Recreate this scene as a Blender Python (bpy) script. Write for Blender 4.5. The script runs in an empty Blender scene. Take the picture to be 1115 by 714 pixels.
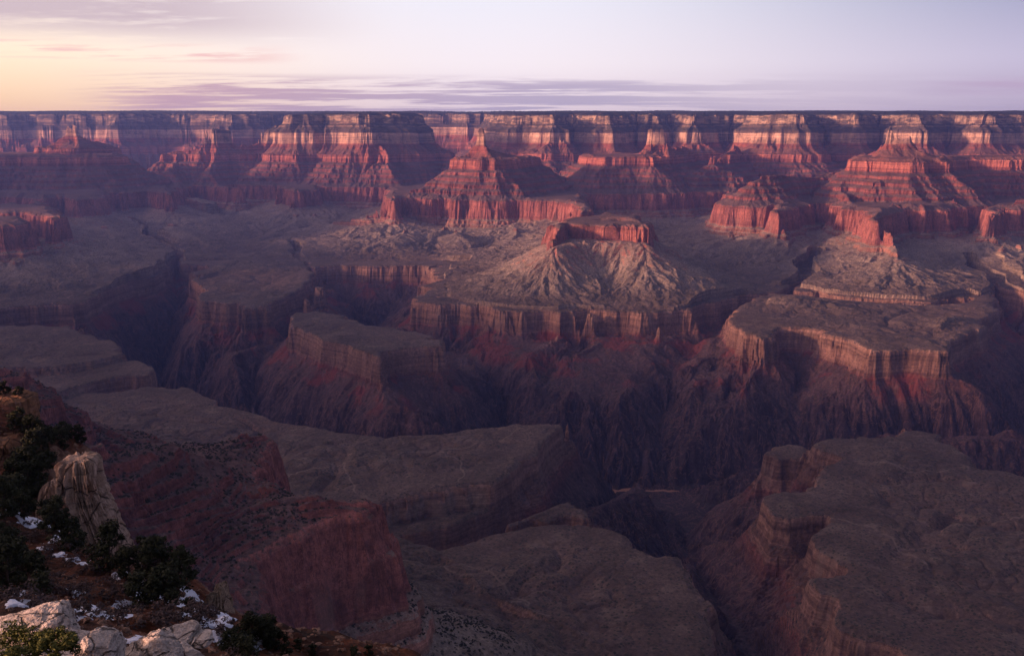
import bpy, math, random
import numpy as np

# ------------------------------------------------------------------ camera
F = 1000.0 / 1115.0            # focal length / image width
TH = math.atan(0.21)           # pitch below the horizon
CT, ST = math.cos(TH), math.sin(TH)
EYE = np.array([0.0, 0.0, 0.0])

def interp_ray(px, py):
    """direction (x, z) per metre of depth y for a picture position"""
    a = (px - 557.5) / 1000.0
    b = -(py - 357.0) / 1000.0
    # camera basis: right (1,0,0), up (0,ST,CT), forward (0,CT,-ST)
    dx, dy, dz = a, b * ST + CT, b * CT - ST
    return dx / dy, dz / dy

# ------------------------------------------------------------------ rock column
PROF = [(-200, -1421), (0, -1420), (40, -1405), (150, -1290), (300, -1150), (330, -1120), (430, -1060), (520, -1012), (532, -992),
        (551, -905), (558, -896), (575, -893), (620, -889), (700, -883), (960, -836), (966, -828), (1200, -776), (1224, -766), (1232, -744), (1252, -736), (1260, -712), (1292, -700), (1299, -688),
        (1316, -620), (1322, -612), (1334, -556), (1345, -545), (1400, -528), (1450, -505), (1457, -482), (1520, -455), (1528, -427),
        (1590, -400), (1597, -377), (1660, -350), (1668, -327), (1750, -300), (1768, -218), (1790, -212), (1900, -150), (1955, -98),
        (1962, -80), (1982, 45), (1995, 55), (2060, 92), (2066, 108), (2100, 125), (2122, 215), (2145, 236), (2400, 258), (4000, 275)]
PT = np.array([p[0] for p in PROF], float)
PZ = np.array([p[1] for p in PROF], float)
TI = np.linspace(575, 1345, 1500); ZI = np.interp(TI, PT, PZ)
def Pinv(z): return np.interp(z, ZI, TI)
def P(t): return np.interp(t, PT, PZ)
PROF_NEAR = [p for p in PROF if p[0] <= 330] + [(430, -1072), (470, -1040), (520, -990), (538, -972), (545, -962), (552, -920), (557, -902), (575, -893)] + [p for p in PROF if p[0] > 575]
NT_, NZ_ = np.array([p[0] for p in PROF_NEAR], float), np.array([p[1] for p in PROF_NEAR], float)
def P_near(t): return np.interp(t, NT_, NZ_)
def dip(y): return np.maximum(np.asarray(y, float) - 11500.0, 0) * 0.026

def at_level(px, py, t, dz=0.0):
    mx, mz = interp_ray(px, py)
    y = 3000.0
    for _ in range(12):
        z = float(P(t)) + dz + float(dip(y))
        y = z / mz
        if y < 0 or y > 20000: y = 20000.0
    return (mx * y, y)
def at_depth(px, d_km, t, dz=0.0):
    y = d_km * 1000.0
    z = float(P(t)) + dz + float(dip(y))
    return ((px - 557.5) / 1000.0 * (y * CT - z * ST), y)

# ------------------------------------------------------------------ noise
def _h(ix, iy, s):
    ix = ix.astype(np.int64) & 0xffffffff; iy = iy.astype(np.int64) & 0xffffffff
    n = (ix * 374761393 + iy * 668265263 + s * 1274126177) & 0xffffffff
    n = ((n ^ (n >> 13)) * 1274126177) & 0xffffffff
    n = n ^ (n >> 16)
    return (n & 0xffff).astype(np.float32) / 65535.0
def noise(x, y, s=0):
    """value-gradient noise, about -1..1"""
    x = np.asarray(x, float); y = np.asarray(y, float)
    fx = np.floor(x); fy = np.floor(y)
    u = (x - fx).astype(np.float32); v = (y - fy).astype(np.float32)
    def g(i, j):
        a = _h(fx + i, fy + j, s) * 6.2831853
        return np.cos(a) * (u - i) + np.sin(a) * (v - j)
    su = u * u * u * (u * (u * 6 - 15) + 10); sv = v * v * v * (v * (v * 6 - 15) + 10)
    a = g(0, 0); b = g(1, 0); c = g(0, 1); d = g(1, 1)
    return ((a + (b - a) * su) * (1 - sv) + (c + (d - c) * su) * sv) * 1.5
def fbm(x, y, s=0, oct=4, gain=0.5):
    r = 0; a = 1.0
    for o in range(oct):
        r = r + a * noise(x, y, s + 17 * o); a *= gain; x = x * 2.03 + 5.1; y = y * 2.03 + 1.7
    return r
def sstep(a, b, x):
    k = np.clip((x - a) / (b - a), 0, 1); return k * k * (3 - 2 * k)

# ------------------------------------------------------------------ plan of the canyon
PRIMS = []
def poly(name, t0, pts, gain=1.0, cap=None, k=1.0, dz=0.0, mode='p', kt=1.0):
    if mode == 'p': w = [at_level(a, b, t0, dz) for a, b in pts]
    elif mode == 'd': w = [at_depth(a, b, t0, dz) for a, b in pts]
    else: w = pts
    PRIMS.append(('poly', name, np.array(w, float), t0, gain, cap if cap else t0 + 60, k, dz, kt))
def line(name, pts, k=1.0, dz=0.0, kt=1.0):
    w = [at_depth(a, b, t, dz) + (t,) for a, b, t in pts]
    PRIMS.append(('line', name, np.array(w, float), None, None, None, k, dz, kt))
def apron(name, z0, pts, s=.45, L=900., mode='p', t0=1340):
    """scree fan: leaves an outline at height z0 and flattens outwards"""
    w = [at_level(a, b, t0) for a, b in pts] if mode == 'p' else [at_depth(a, b, t0) for a, b in pts]
    PRIMS.append(('apron', name, np.array(w, float), t0, z0, s, L, 0.0, 1.0))
CARVES = []
def carve(pts, k=1.6, w=12.0):
    CARVES.append((np.array([at_depth(a, b, t) + (t,) for a, b, t in pts], float), k, w))

N1 = 'north_rim'
poly(N1, 2120, [(-500, 15.0), (0, 13.3), (60, 13.5), (130, 13.4), (190, 13.9), (250, 13.5), (300, 14.0), (340, 15.3), (480, 15.5), (532, 15.0),
     (545, 12.6), (560, 11.7), (600, 11.3), (622, 12.9), (640, 11.9), (662, 11.5), (690, 12.6), (712, 12.0), (733, 13.1), (757, 11.5), (775, 12.2), (803, 12.5), (835, 11.0),
     (868, 10.8), (885, 12.4), (905, 12.2), (930, 11.3), (955, 12.2), (1000, 11.0), (1020, 12.1), (1045, 11.9), (1070, 11.0), (1100, 11.1), (1112, 12.0), (1150, 11.3), (1600, 11.5), (1600, 19.5), (-500, 19.5)],
     gain=1.0, cap=3600, mode='d')
M1 = 'mesa'
poly(M1, 2120, [(312, 11.3), (322, 11.0), (338, 11.05), (350, 11.4), (372, 11.0), (390, 10.75), (405, 10.8), (430, 10.9), (446, 11.2), (455, 11.9), (420, 12.4), (340, 12.3)], cap=2400, mode='d')
line(M1, [(310, 11.4, 2080), (275, 11.2, 1985), (262, 11.1, 1900), (235, 11.0, 1965), (205, 10.9, 1860), (181, 10.8, 1790), (165, 10.6, 1500)])
line(M1, [(450, 11.5, 2100), (475, 11.3, 1990), (490, 11.0, 1780), (485, 10.2, 1500), (500, 9.4, 1600)])
line(M1, [(372, 11.0, 2000), (366, 10.5, 1780), (360, 10.2, 1600)])
line(M1, [(405, 10.8, 2000), (418, 10.3, 1780), (425, 10.0, 1560)])
line(M1, [(235, 11.0, 1900), (228, 10.4, 1600), (240, 10.0, 1380), (262, 9.7, 1340)])
line(M1, [(181, 10.8, 1780), (190, 10.2, 1500), (200, 9.7, 1340)])
T1 = 'pointed_temple'
poly(T1, 1770, [(494, 8.5), (505, 8.38), (520, 8.3), (540, 8.25), (556, 8.4), (572, 8.8), (590, 9.2), (560, 9.2), (525, 9.1), (503, 8.9)], cap=1800, mode='d')
line(T1, [(515, 8.7, 1900), (524, 8.7, 1965), (527, 8.7, 2010), (531, 8.7, 1965), (545, 8.75, 1890), (560, 8.9, 1830)], k=1.3)
line(T1, [(575, 8.9, 1700), (596, 9.3, 1600), (640, 9.9, 1500)])
line(T1, [(497, 8.55, 1750), (478, 8.45, 1640), (455, 8.3, 1500), (430, 8.2, 1400)])
poly(T1, 1340, [(421, 213), (428, 219), (442, 217), (475, 214), (503, 214), (540, 216), (571, 219), (600, 220), (626, 224), (634, 233), (641, 226),
     (634, 212), (612, 206), (590, 200), (560, 198), (500, 197), (450, 203), (425, 207)], cap=1400)
apron(T1, -695, [(421, 213), (428, 219), (442, 217), (475, 214), (503, 214), (540, 216), (571, 219), (600, 220), (626, 224), (634, 233), (641, 226), (634, 212), (560, 198), (500, 197), (450, 203), (425, 207)], s=.28, L=900)
line(T1, [(345, 8.2, 1200), (385, 8.0, 1275), (425, 7.8, 1330)])
line(T1, [(480, 7.6, 1250), (470, 7.3, 1050)]); line(T1, [(560, 7.5, 1250), (556, 7.0, 1080)]); line(T1, [(620, 6.9, 1200), (600, 6.6, 1050)])
line(T1, [(442, 7.4, 1250), (425, 7.1, 1120), (400, 6.9, 950)], kt=1.1)
line(T1, [(500, 7.4, 1250), (505, 7.1, 1130), (512, 6.9, 970)], kt=1.1)
line(T1, [(595, 6.9, 1250), (585, 6.6, 1120), (578, 6.4, 960)], kt=1.1)
line('small_butte', [(325, 8.9, 1250), (318, 8.4, 1120), (300, 8.0, 960)], kt=1.0); line('small_butte', [(345, 8.9, 1250), (362, 8.5, 1120), (375, 8.2, 960)], kt=1.0); line('small_butte', [(308, 9.0, 1250), (285, 8.8, 1120), (262, 8.6, 960)], kt=1.0)
line('left_temple', [(188, 7.9, 1250), (205, 7.6, 1100), (225, 7.3, 920)], kt=1.0); line('left_temple', [(112, 7.7, 1250), (130, 7.3, 1110), (155, 7.0, 930)], kt=1.0); line('left_temple', [(60, 7.2, 1250), (85, 6.9, 1120), (115, 6.7, 930)], kt=1.0)
line('mesa', [(262, 9.5, 1250), (240, 9.1, 1100), (215, 8.8, 930)], kt=1.0)
apron('small_butte', -690, [(305, 206), (320, 209), (345, 208), (347, 203), (325, 200), (308, 201)], s=.30, L=900)
apron('left_temple', -690, [(-300, 217), (20, 215), (40, 218), (60, 216), (85, 218), (112, 215), (118, 208), (135, 211), (150, 208), (188, 212), (192, 203), (130, 197), (-300, 196)], s=.28, L=900)
apron('left_temple', -690, [(-100, 232), (14, 232), (40, 234), (61, 240), (62, 230), (45, 224), (-100, 222)], s=.32, L=800)
apron('left_edge_butte', -712, [(-250, 250), (-20, 244), (0, 243), (14, 246), (24, 243), (16, 237), (-50, 234), (-250, 236)], s=.34, L=700)
apron('edge_butte', -712, [(1082, 234), (1095, 230), (1115, 225), (1250, 222), (1250, 208), (1100, 212), (1085, 222)], s=.30, L=900)
C1 = 'flat_topped_butte'
poly(C1, 1340, [(605, 250), (612, 247), (622, 244), (640, 246), (660, 247), (680, 247), (693, 248), (702, 250), (707, 244), (694, 236), (657, 234), (628, 237), (614, 242)], cap=1362, kt=1.0)
line(C1, [(628, 5.85, 1365), (652, 5.95, 1405), (664, 6.0, 1432), (686, 5.92, 1415), (698, 5.75, 1362)])
line(C1, [(606, 5.46, 1342), (600, 5.42, 1330), (597, 5.36, 1312), (594, 5.32, 1290), (590, 5.29, 1235), (575, 5.23, 1130), (545, 5.14, 960), (505, 5.05, 740)], k=1.15)
line(C1, [(704, 5.6, 1250), (735, 5.5, 1180), (770, 5.4, 1010), (800, 5.3, 850), (825, 5.25, 700)], k=1.0)
apron(C1, -628, [(603, 253), (630, 250), (662, 250), (690, 251), (703, 252), (707, 245), (690, 236), (628, 238), (613, 242)], s=.72, L=480)
poly('red_shale_slope', 330, [(470, 432), (500, 436), (530, 440), (560, 446), (590, 442), (605, 438), (620, 437), (640, 440), (660, 436), (680, 440), (700, 441), (722, 437), (735, 433), (750, 440), (770, 440), (800, 447), (825, 453), (850, 452), (880, 460),
     (900, 460), (925, 470), (960, 482), (1000, 480), (1060, 482), (1105, 468), (1110, 440), (1100, 400), (1060, 380), (900, 370), (820, 350), (760, 350), (700, 355), (600, 355), (470, 370), (455, 400)], gain=.28, cap=512, k=1.1)
B1 = 'red_bench'
poly(B1, 575, [(445, 333), (470, 330), (496, 327), (520, 331), (541, 329), (560, 333), (582, 332), (606, 334), (620, 328), (635, 325), (667, 322), (690, 324), (718, 320), (745, 325), (775, 328),
     (798, 331), (812, 322), (822, 312), (800, 300), (760, 290), (720, 282), (650, 285), (560, 295), (540, 305), (500, 315), (460, 325)], gain=0.1, cap=640, k=0.95)
poly(B1, 575, [(475, 296), (488, 297), (500, 297), (522, 299), (545, 300), (540, 291), (500, 288), (478, 291)], gain=.3, cap=600)
poly('temple_bench', 575, [(300, 290), (340, 281), (350, 275), (367, 273), (385, 268), (400, 270), (420, 270), (450, 272), (480, 274), (510, 279), (545, 283), (575, 284), (600, 276), (640, 265), (700, 262),
     (760, 266), (900, 272), (1150, 272), (1150, 240), (600, 240), (400, 240), (330, 255)], gain=.1, cap=700)
I1 = 'right_bench'
poly(I1, 575, [(796, 346), (805, 355), (817, 361), (830, 362), (847, 371), (854, 381), (870, 377), (882, 381), (905, 380), (926, 388), (942, 384), (960, 391), (975, 388), (994, 395), (1020, 394), (1052, 399), (1042, 388), (1075, 390), (1105, 388),
     (1118, 370), (1125, 350), (1150, 330), (1200, 318), (1100, 320), (1000, 328), (930, 322), (880, 314), (852, 316), (842, 325), (815, 335)], gain=.12, cap=650, k=0.95)
line(I1, [(825, 4.9, 760), (850, 4.88, 860), (868, 4.85, 940), (890, 4.8, 860), (930, 4.6, 760)])
line(I1, [(1052, 4.22, 930), (1054, 4.25, 930)], k=1.25)
line(I1, [(930, 4.5, 720), (980, 4.35, 740), (1010, 4.3, 700)])
poly('left_bench', 575, [(184, 326), (196, 325), (211, 328), (225, 326), (239, 331), (255, 329), (270, 333), (293, 331), (310, 329), (327, 325), (338, 315), (336, 300), (345, 288), (300, 281), (240, 284), (215, 297), (203, 308), (196, 318)], gain=.3, cap=800)
poly('far_left_bench', 575, [(-300, 355), (-60, 336), (0, 332), (20, 331), (41, 324), (55, 322), (68, 315), (90, 313), (112, 309), (136, 312), (143, 317), (150, 311), (148, 300), (165, 288), (150, 278), (100, 270), (0, 280), (-300, 290)], gain=.3, cap=850)
poly('gorge_platform', 575, [(280, 368), (284, 358), (295, 363), (315, 361), (340, 366), (347, 372), (345, 380), (365, 381), (380, 384), (395, 386), (411, 380), (414, 395), (420, 406), (440, 412), (460, 411), (465, 398), (480, 397), (500, 393),
     (492, 382), (475, 371), (455, 362), (432, 357), (400, 356), (375, 344), (345, 339), (320, 341), (300, 345), (287, 352)], gain=.3, cap=680)
poly('shadowed_bench', 575, [(-300, 399), (0, 397), (40, 399), (70, 396), (100, 393), (118, 389), (135, 381), (110, 368), (82, 361), (41, 354), (0, 355), (-300, 355)], gain=.35, cap=700)
poly('shadowed_bench', 575, [(40, 432), (78, 419), (100, 413), (116, 410), (150, 406), (168, 399), (160, 391), (120, 395), (60, 405), (0, 420)], gain=.35, cap=650, dz=-30)
poly('trail_plateau', 575, [(89, 430), (136, 428), (165, 424), (191, 420), (215, 427), (228, 436), (239, 443), (275, 442), (307, 439), (335, 447), (345, 458), (360, 467), (405, 465), (440, 463), (470, 461), (505, 464), (537, 464), (570, 463), (598, 462), (626, 464),
     (612, 472), (600, 484), (585, 492), (556, 499), (552, 512), (545, 521), (520, 522), (496, 525), (479, 528), (455, 530), (428, 536), (410, 541), (397, 546), (300, 560), (100, 520), (-200, 470), (-200, 430)], gain=.2, cap=680, dz=-60, k=1.05)
poly('lower_ledge', 575, [(385, 562), (397, 550), (425, 545), (455, 541), (480, 546), (496, 545), (520, 545), (550, 541), (565, 545), (595, 540), (615, 544), (630, 552), (633, 562), (615, 560), (600, 566), (575, 562), (560, 568), (530, 562), (505, 575), (470, 572), (430, 580)], gain=.3, cap=620, dz=-125, k=1.3)
G1 = 'centre_plateau'
poly(G1, 575, [(430, 610), (470, 600), (500, 592), (541, 581), (560, 576), (575, 574), (605, 572), (633, 570), (660, 577), (687, 588), (700, 598), (715, 605), (735, 608), (737, 617), (745, 628), (755, 639), (775, 652), (768, 668), (760, 683), (762, 700), (755, 714), (750, 800), (740, 1000), (100, 1000), (300, 700)], gain=.2, cap=640, dz=-95)
H1 = 'right_plateau'
poly(H1, 575, [(885, 486), (900, 480), (912, 475), (940, 472), (970, 472), (1001, 470), (1020, 473), (1032, 479), (1038, 489), (1055, 499), (1069, 508), (1090, 512), (1115, 519), (1250, 540), (1500, 600), (1500, 1100), (1100, 1100), (1008, 711), (990, 700), (974, 692), (950, 684), (926, 678), (918, 660), (912, 648), (885, 642), (890, 632),
     (915, 628), (935, 622), (925, 606), (900, 596), (892, 582), (909, 566), (905, 557), (880, 559), (860, 563), (840, 561), (822, 562), (814, 556), (820, 547), (835, 543), (851, 539), (870, 535), (888, 529), (900, 517), (912, 505), (917, 495), (905, 490)], gain=.22, cap=680, dz=-55, k=1.15)
poly(H1, 575, [(842, 492), (850, 498), (868, 498), (882, 494), (886, 488), (866, 486), (848, 488)], gain=.3, cap=590, dz=-110, k=1.3)
S1 = 'red_spur'
poly(S1, 1340, [(150, 760), (235, 652), (262, 630), (290, 612), (315, 598), (341, 583), (365, 570), (388, 561), (412, 555), (424, 551), (412, 545), (380, 544), (341, 540), (307, 532), (285, 524), (292, 512), (299, 495), (292, 482), (270, 479), (250, 478), (230, 484), (100, 470), (-300, 480), (-400, 760)], cap=1385, kt=2.1)
line(S1, [(-200, .85, 1750), (-60, .95, 1700), (40, 1.07, 1650), (99, 1.15, 1592), (160, 1.23, 1560), (205, 1.31, 1522), (235, 1.34, 1465), (262, 1.36, 1400)], k=1.12, kt=2.1, dz=-18)
line('left_spur', [(-300, 1.2, 2000), (-100, 1.4, 1790), (0, 1.5, 1640), (45, 1.6, 1555), (72, 1.66, 1460), (88, 1.72, 1350)], k=1.5, kt=1.6, dz=-22)
R0 = 'supai_temple'
poly(R0, 1770, [(632, 9.9), (645, 9.4), (657, 9.2), (680, 9.25), (705, 9.2), (715, 9.8), (700, 10.3), (640, 10.4)], cap=1800, mode='d')
line(R0, [(700, 9.9, 1860), (712, 10.0, 1968), (724, 10.0, 1972), (735, 10.2, 1880), (745, 11.2, 1900)])
line(R0, [(776, 9.6, 1772), (790, 10.0, 1760), (800, 10.8, 1900)]); line(R0, [(776, 9.6, 1770), (765, 9.2, 1500)])
R1 = 'red_butte'
poly(R1, 1340, [(783, 222), (800, 221), (815, 222), (838, 226), (847, 232), (853, 229), (870, 226), (890, 220), (897, 210), (850, 205), (800, 208)], cap=1400, kt=.85)
line(R1, [(822, 7.4, 1600), (832, 7.5, 1692), (850, 7.9, 1690), (885, 8.4, 1600), (920, 8.6, 1750)])
line(R1, [(842, 6.95, 1250), (834, 6.75, 1240), (836, 6.4, 1080), (842, 6.1, 900), (850, 5.85, 720)], k=1.15)
line(R1, [(838, 6.85, 1250), (815, 6.5, 1100), (800, 6.2, 900), (790, 5.95, 720)], k=1.15)
line(R1, [(795, 7.05, 1250), (775, 6.8, 1130), (755, 6.5, 960), (735, 6.3, 800)], k=1.15)
line(R1, [(785, 7.3, 1250), (755, 7.2, 1120), (725, 7.1, 930)], k=1.15)
line(R1, [(855, 6.9, 1250), (868, 6.6, 1100), (878, 6.3, 900), (884, 6.1, 740)], k=1.15)
apron(R1, -712, [(783, 222), (800, 221), (815, 222), (838, 226), (847, 232), (853, 229), (870, 226), (890, 220), (897, 210), (850, 205), (800, 208)], s=.30, L=900)
R3 = 'right_temple'
poly(R3, 1340, [(897, 219), (905, 224), (925, 229), (944, 233), (951, 241), (958, 240), (966, 233), (985, 229), (1010, 231), (1040, 229), (1062, 224), (1080, 214), (1115, 207), (1300, 200), (1300, 190), (900, 190)], cap=1420, kt=.85)
poly(R3, 1770, [(926, 8.0), (950, 7.75), (965, 7.6), (990, 7.5), (1025, 7.6), (1035, 8.1), (1060, 8.3), (1115, 8.2), (1250, 8.2), (1250, 9.3), (930, 8.9)], cap=1830, mode='d')
line(R3, [(952, 8.0, 1800), (968, 8.1, 1905), (974, 8.1, 1972), (996, 8.1, 1972), (1003, 8.12, 1905), (1022, 8.2, 1800)], k=1.0, dz=22)
apron(R3, -712, [(897, 219), (905, 224), (925, 229), (944, 233), (951, 241), (958, 240), (966, 233), (985, 229), (1010, 231), (1040, 229), (1062, 224), (1080, 214), (1300, 200), (1300, 190), (900, 190)], s=.28, L=900)
apron(R3, -735, [(955, 6.1), (968, 5.75), (976, 5.62), (978, 5.7), (960, 6.15)], s=.34, L=600, mode='d')
line(R3, [(928, 8.0, 1700), (915, 7.6, 1520), (930, 7.0, 1400)])
line(R3, [(985, 8.2, 1880), (985, 9.5, 1850), (960, 10.7, 1900)])
line(R3, [(951, 6.25, 1350), (957, 6.1, 1345), (965, 5.9, 1325), (970, 5.78, 1290), (976, 5.6, 1260), (985, 5.48, 1180), (1000, 5.3, 1000), (1015, 5.15, 820), (1025, 5.05, 700)], k=1.2)
line(R3, [(974, 5.62, 1250), (966, 5.45, 1140), (955, 5.28, 960), (948, 5.1, 760)], k=1.15)
line(R3, [(955, 6.05, 1250), (930, 5.85, 1120), (905, 5.65, 930), (885, 5.55, 760)], k=1.15)
line(R3, [(930, 6.4, 1250), (905, 6.2, 1130), (890, 6.0, 960), (880, 5.85, 820)], k=1.15)
line(R3, [(985, 6.9, 1250), (1000, 6.5, 1100), (1020, 6.1, 880), (1035, 5.8, 720)], k=1.15)
line(R3, [(1045, 6.95, 1250), (1048, 6.6, 1120), (1052, 6.2, 900)], k=1.15)
poly('edge_butte', 1340, [(1082, 234), (1095, 230), (1115, 225), (1250, 222), (1250, 208), (1100, 212), (1085, 222)], cap=1370, kt=.9)
line('edge_butte', [(1110, 7.0, 1480), (1250, 7.2, 1500)])
line('edge_butte', [(1088, 6.2, 1250), (1068, 6.0, 1140), (1045, 5.75, 960), (1030, 5.6, 780)], k=1.15)
line('edge_butte', [(1110, 6.3, 1250), (1112, 5.9, 1100), (1105, 5.5, 880)], k=1.15)
L1 = 'left_temple'
poly(L1, 1340, [(-300, 217), (20, 215), (40, 218), (60, 216), (85, 218), (112, 215), (118, 208), (135, 211), (150, 208), (188, 212), (192, 203), (130, 197), (-300, 196)], cap=1420)
poly(L1, 1770, [(-300, 9.3), (0, 9.25), (60, 9.1), (110, 9.3), (136, 9.6), (120, 10.2), (0, 10.3), (-300, 10.3)], cap=1820, mode='d')
line(L1, [(45, 9.6, 1820), (62, 9.65, 1890), (76, 9.7, 1945), (86, 9.7, 1945), (105, 9.8, 1880), (130, 9.9, 1790)], dz=85)
poly(L1, 1340, [(-100, 232), (14, 232), (40, 234), (61, 240), (62, 230), (45, 224), (-100, 222)], cap=1380)
line(L1, [(50, 8.3, 1330), (40, 7.0, 1380)])
poly('left_edge_butte', 1340, [(-250, 250), (-20, 244), (0, 243), (14, 246), (24, 243), (16, 237), (-50, 234), (-250, 236)], cap=1370)
line('left_edge_butte', [(-40, 5.75, 1440), (2, 5.75, 1420), (8, 5.7, 1390)]); line('left_edge_butte', [(12, 5.5, 1250), (40, 5.3, 1080), (70, 5.2, 900)])
poly('small_butte', 1340, [(305, 206), (320, 209), (345, 208), (347, 203), (325, 200), (308, 201)], cap=1378)
poly('basin', 575, [(-20000, 6400), (20000, 6400), (20000, 20000), (-20000, 20000)], gain=.10, cap=650, mode='w')
poly('west_shade_rim', 1974, [(-2300, -900), (-2500, 300), (-3300, 1300), (-3900, 900), (-4600, 2200), (-5600, 3600), (-6600, 3700), (-7200, 5200), (-8200, 5500), (-16000, 5000), (-16000, -3000), (-2300, -3000)], cap=2010, mode='w')  # out of view; rim height set to keep the sun off the lower canyon
poly('shade_butte', 2140, [(-5900, 6300), (-6100, 7000), (-5950, 7800), (-6300, 8700), (-7600, 8600), (-7600, 6200)], cap=2160, mode='w', k=1.25)  # unseen butte, added to cast shade over the far left buttes
poly('camera_rim', 1900, [(-2600, -400), (-900, -200), (-300, 20), (-120, 120), (40, 40), (600, -200), (2000, -500), (3500, 200), (9000, 300), (9000, -3000), (-2600, -3000)], cap=1950, mode='w', k=2.6, kt=1.5)

carve([(1500, 3.3, 0), (1150, 3.5, 0), (1000, 3.5, 0), (880, 3.5, 0), (765, 3.52, 0), (690, 3.52, 0), (600, 3.45, 0), (530, 3.28, 0), (450, 3.15, 0), (380, 3.25, 0),
       (300, 3.6, 0), (240, 3.9, 0), (190, 4.3, 0), (165, 4.8, 0), (172, 5.3, 60), (186, 5.8, 250), (200, 6.3, 460), (190, 7.2, 545), (150, 8.5, 572)], w=8, k=1.9)
carve([(700, 3.45, 60), (712, 3.15, 160), (735, 2.75, 250), (765, 2.3, 300), (800, 2.05, 350), (835, 1.85, 390), (850, 1.6, 430), (860, 1.3, 480)], k=2.0)
carve([(715, 3.55, 20), (728, 3.85, 220), (733, 4.2, 360), (755, 4.6, 440), (790, 4.95, 490), (822, 5.2, 500), (860, 5.25, 510), (910, 5.12, 500), (960, 4.98, 505), (1010, 4.9, 515), (1060, 5.1, 545)], k=1.0)
carve([(850, 5.3, 520), (880, 5.8, 545), (885, 6.6, 570)], k=1.0)
carve([(560, 3.7, 20), (545, 4.1, 250), (520, 4.45, 380), (440, 4.9, 430), (390, 5.3, 480), (345, 6.0, 540), (320, 7.5, 570)], k=1.3)
carve([(330, 3.5, 20), (270, 4.05, 200), (290, 4.5, 380), (325, 5.1, 480), (345, 5.8, 540)], k=1.5)
carve([(690, 3.2, 130), (650, 2.8, 330), (600, 2.52, 430), (560, 2.4, 470), (500, 2.25, 500), (440, 2.15, 530)], k=1.8)
carve([(1150, 3.7, 0), (1130, 4.3, 250), (1118, 4.8, 400), (1080, 5.6, 530), (1050, 6.3, 570)], k=1.2)
carve([(560, 3.6, 60), (590, 4.0, 320), (612, 4.3, 400), (630, 4.6, 470)], k=.9)
carve([(860, 3.5, 40), (868, 3.8, 300), (872, 4.0, 400), (868, 4.15, 470)], k=.9)

def seg_dist(X, Y, a, b):
    dx, dy = b[0] - a[0], b[1] - a[1]
    L2 = dx * dx + dy * dy + 1e-9
    s = np.clip(((X - a[0]) * dx + (Y - a[1]) * dy) / L2, 0, 1)
    ex = X - a[0] - s * dx; ey = Y - a[1] - s * dy
    return np.sqrt(ex * ex + ey * ey), s

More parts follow.
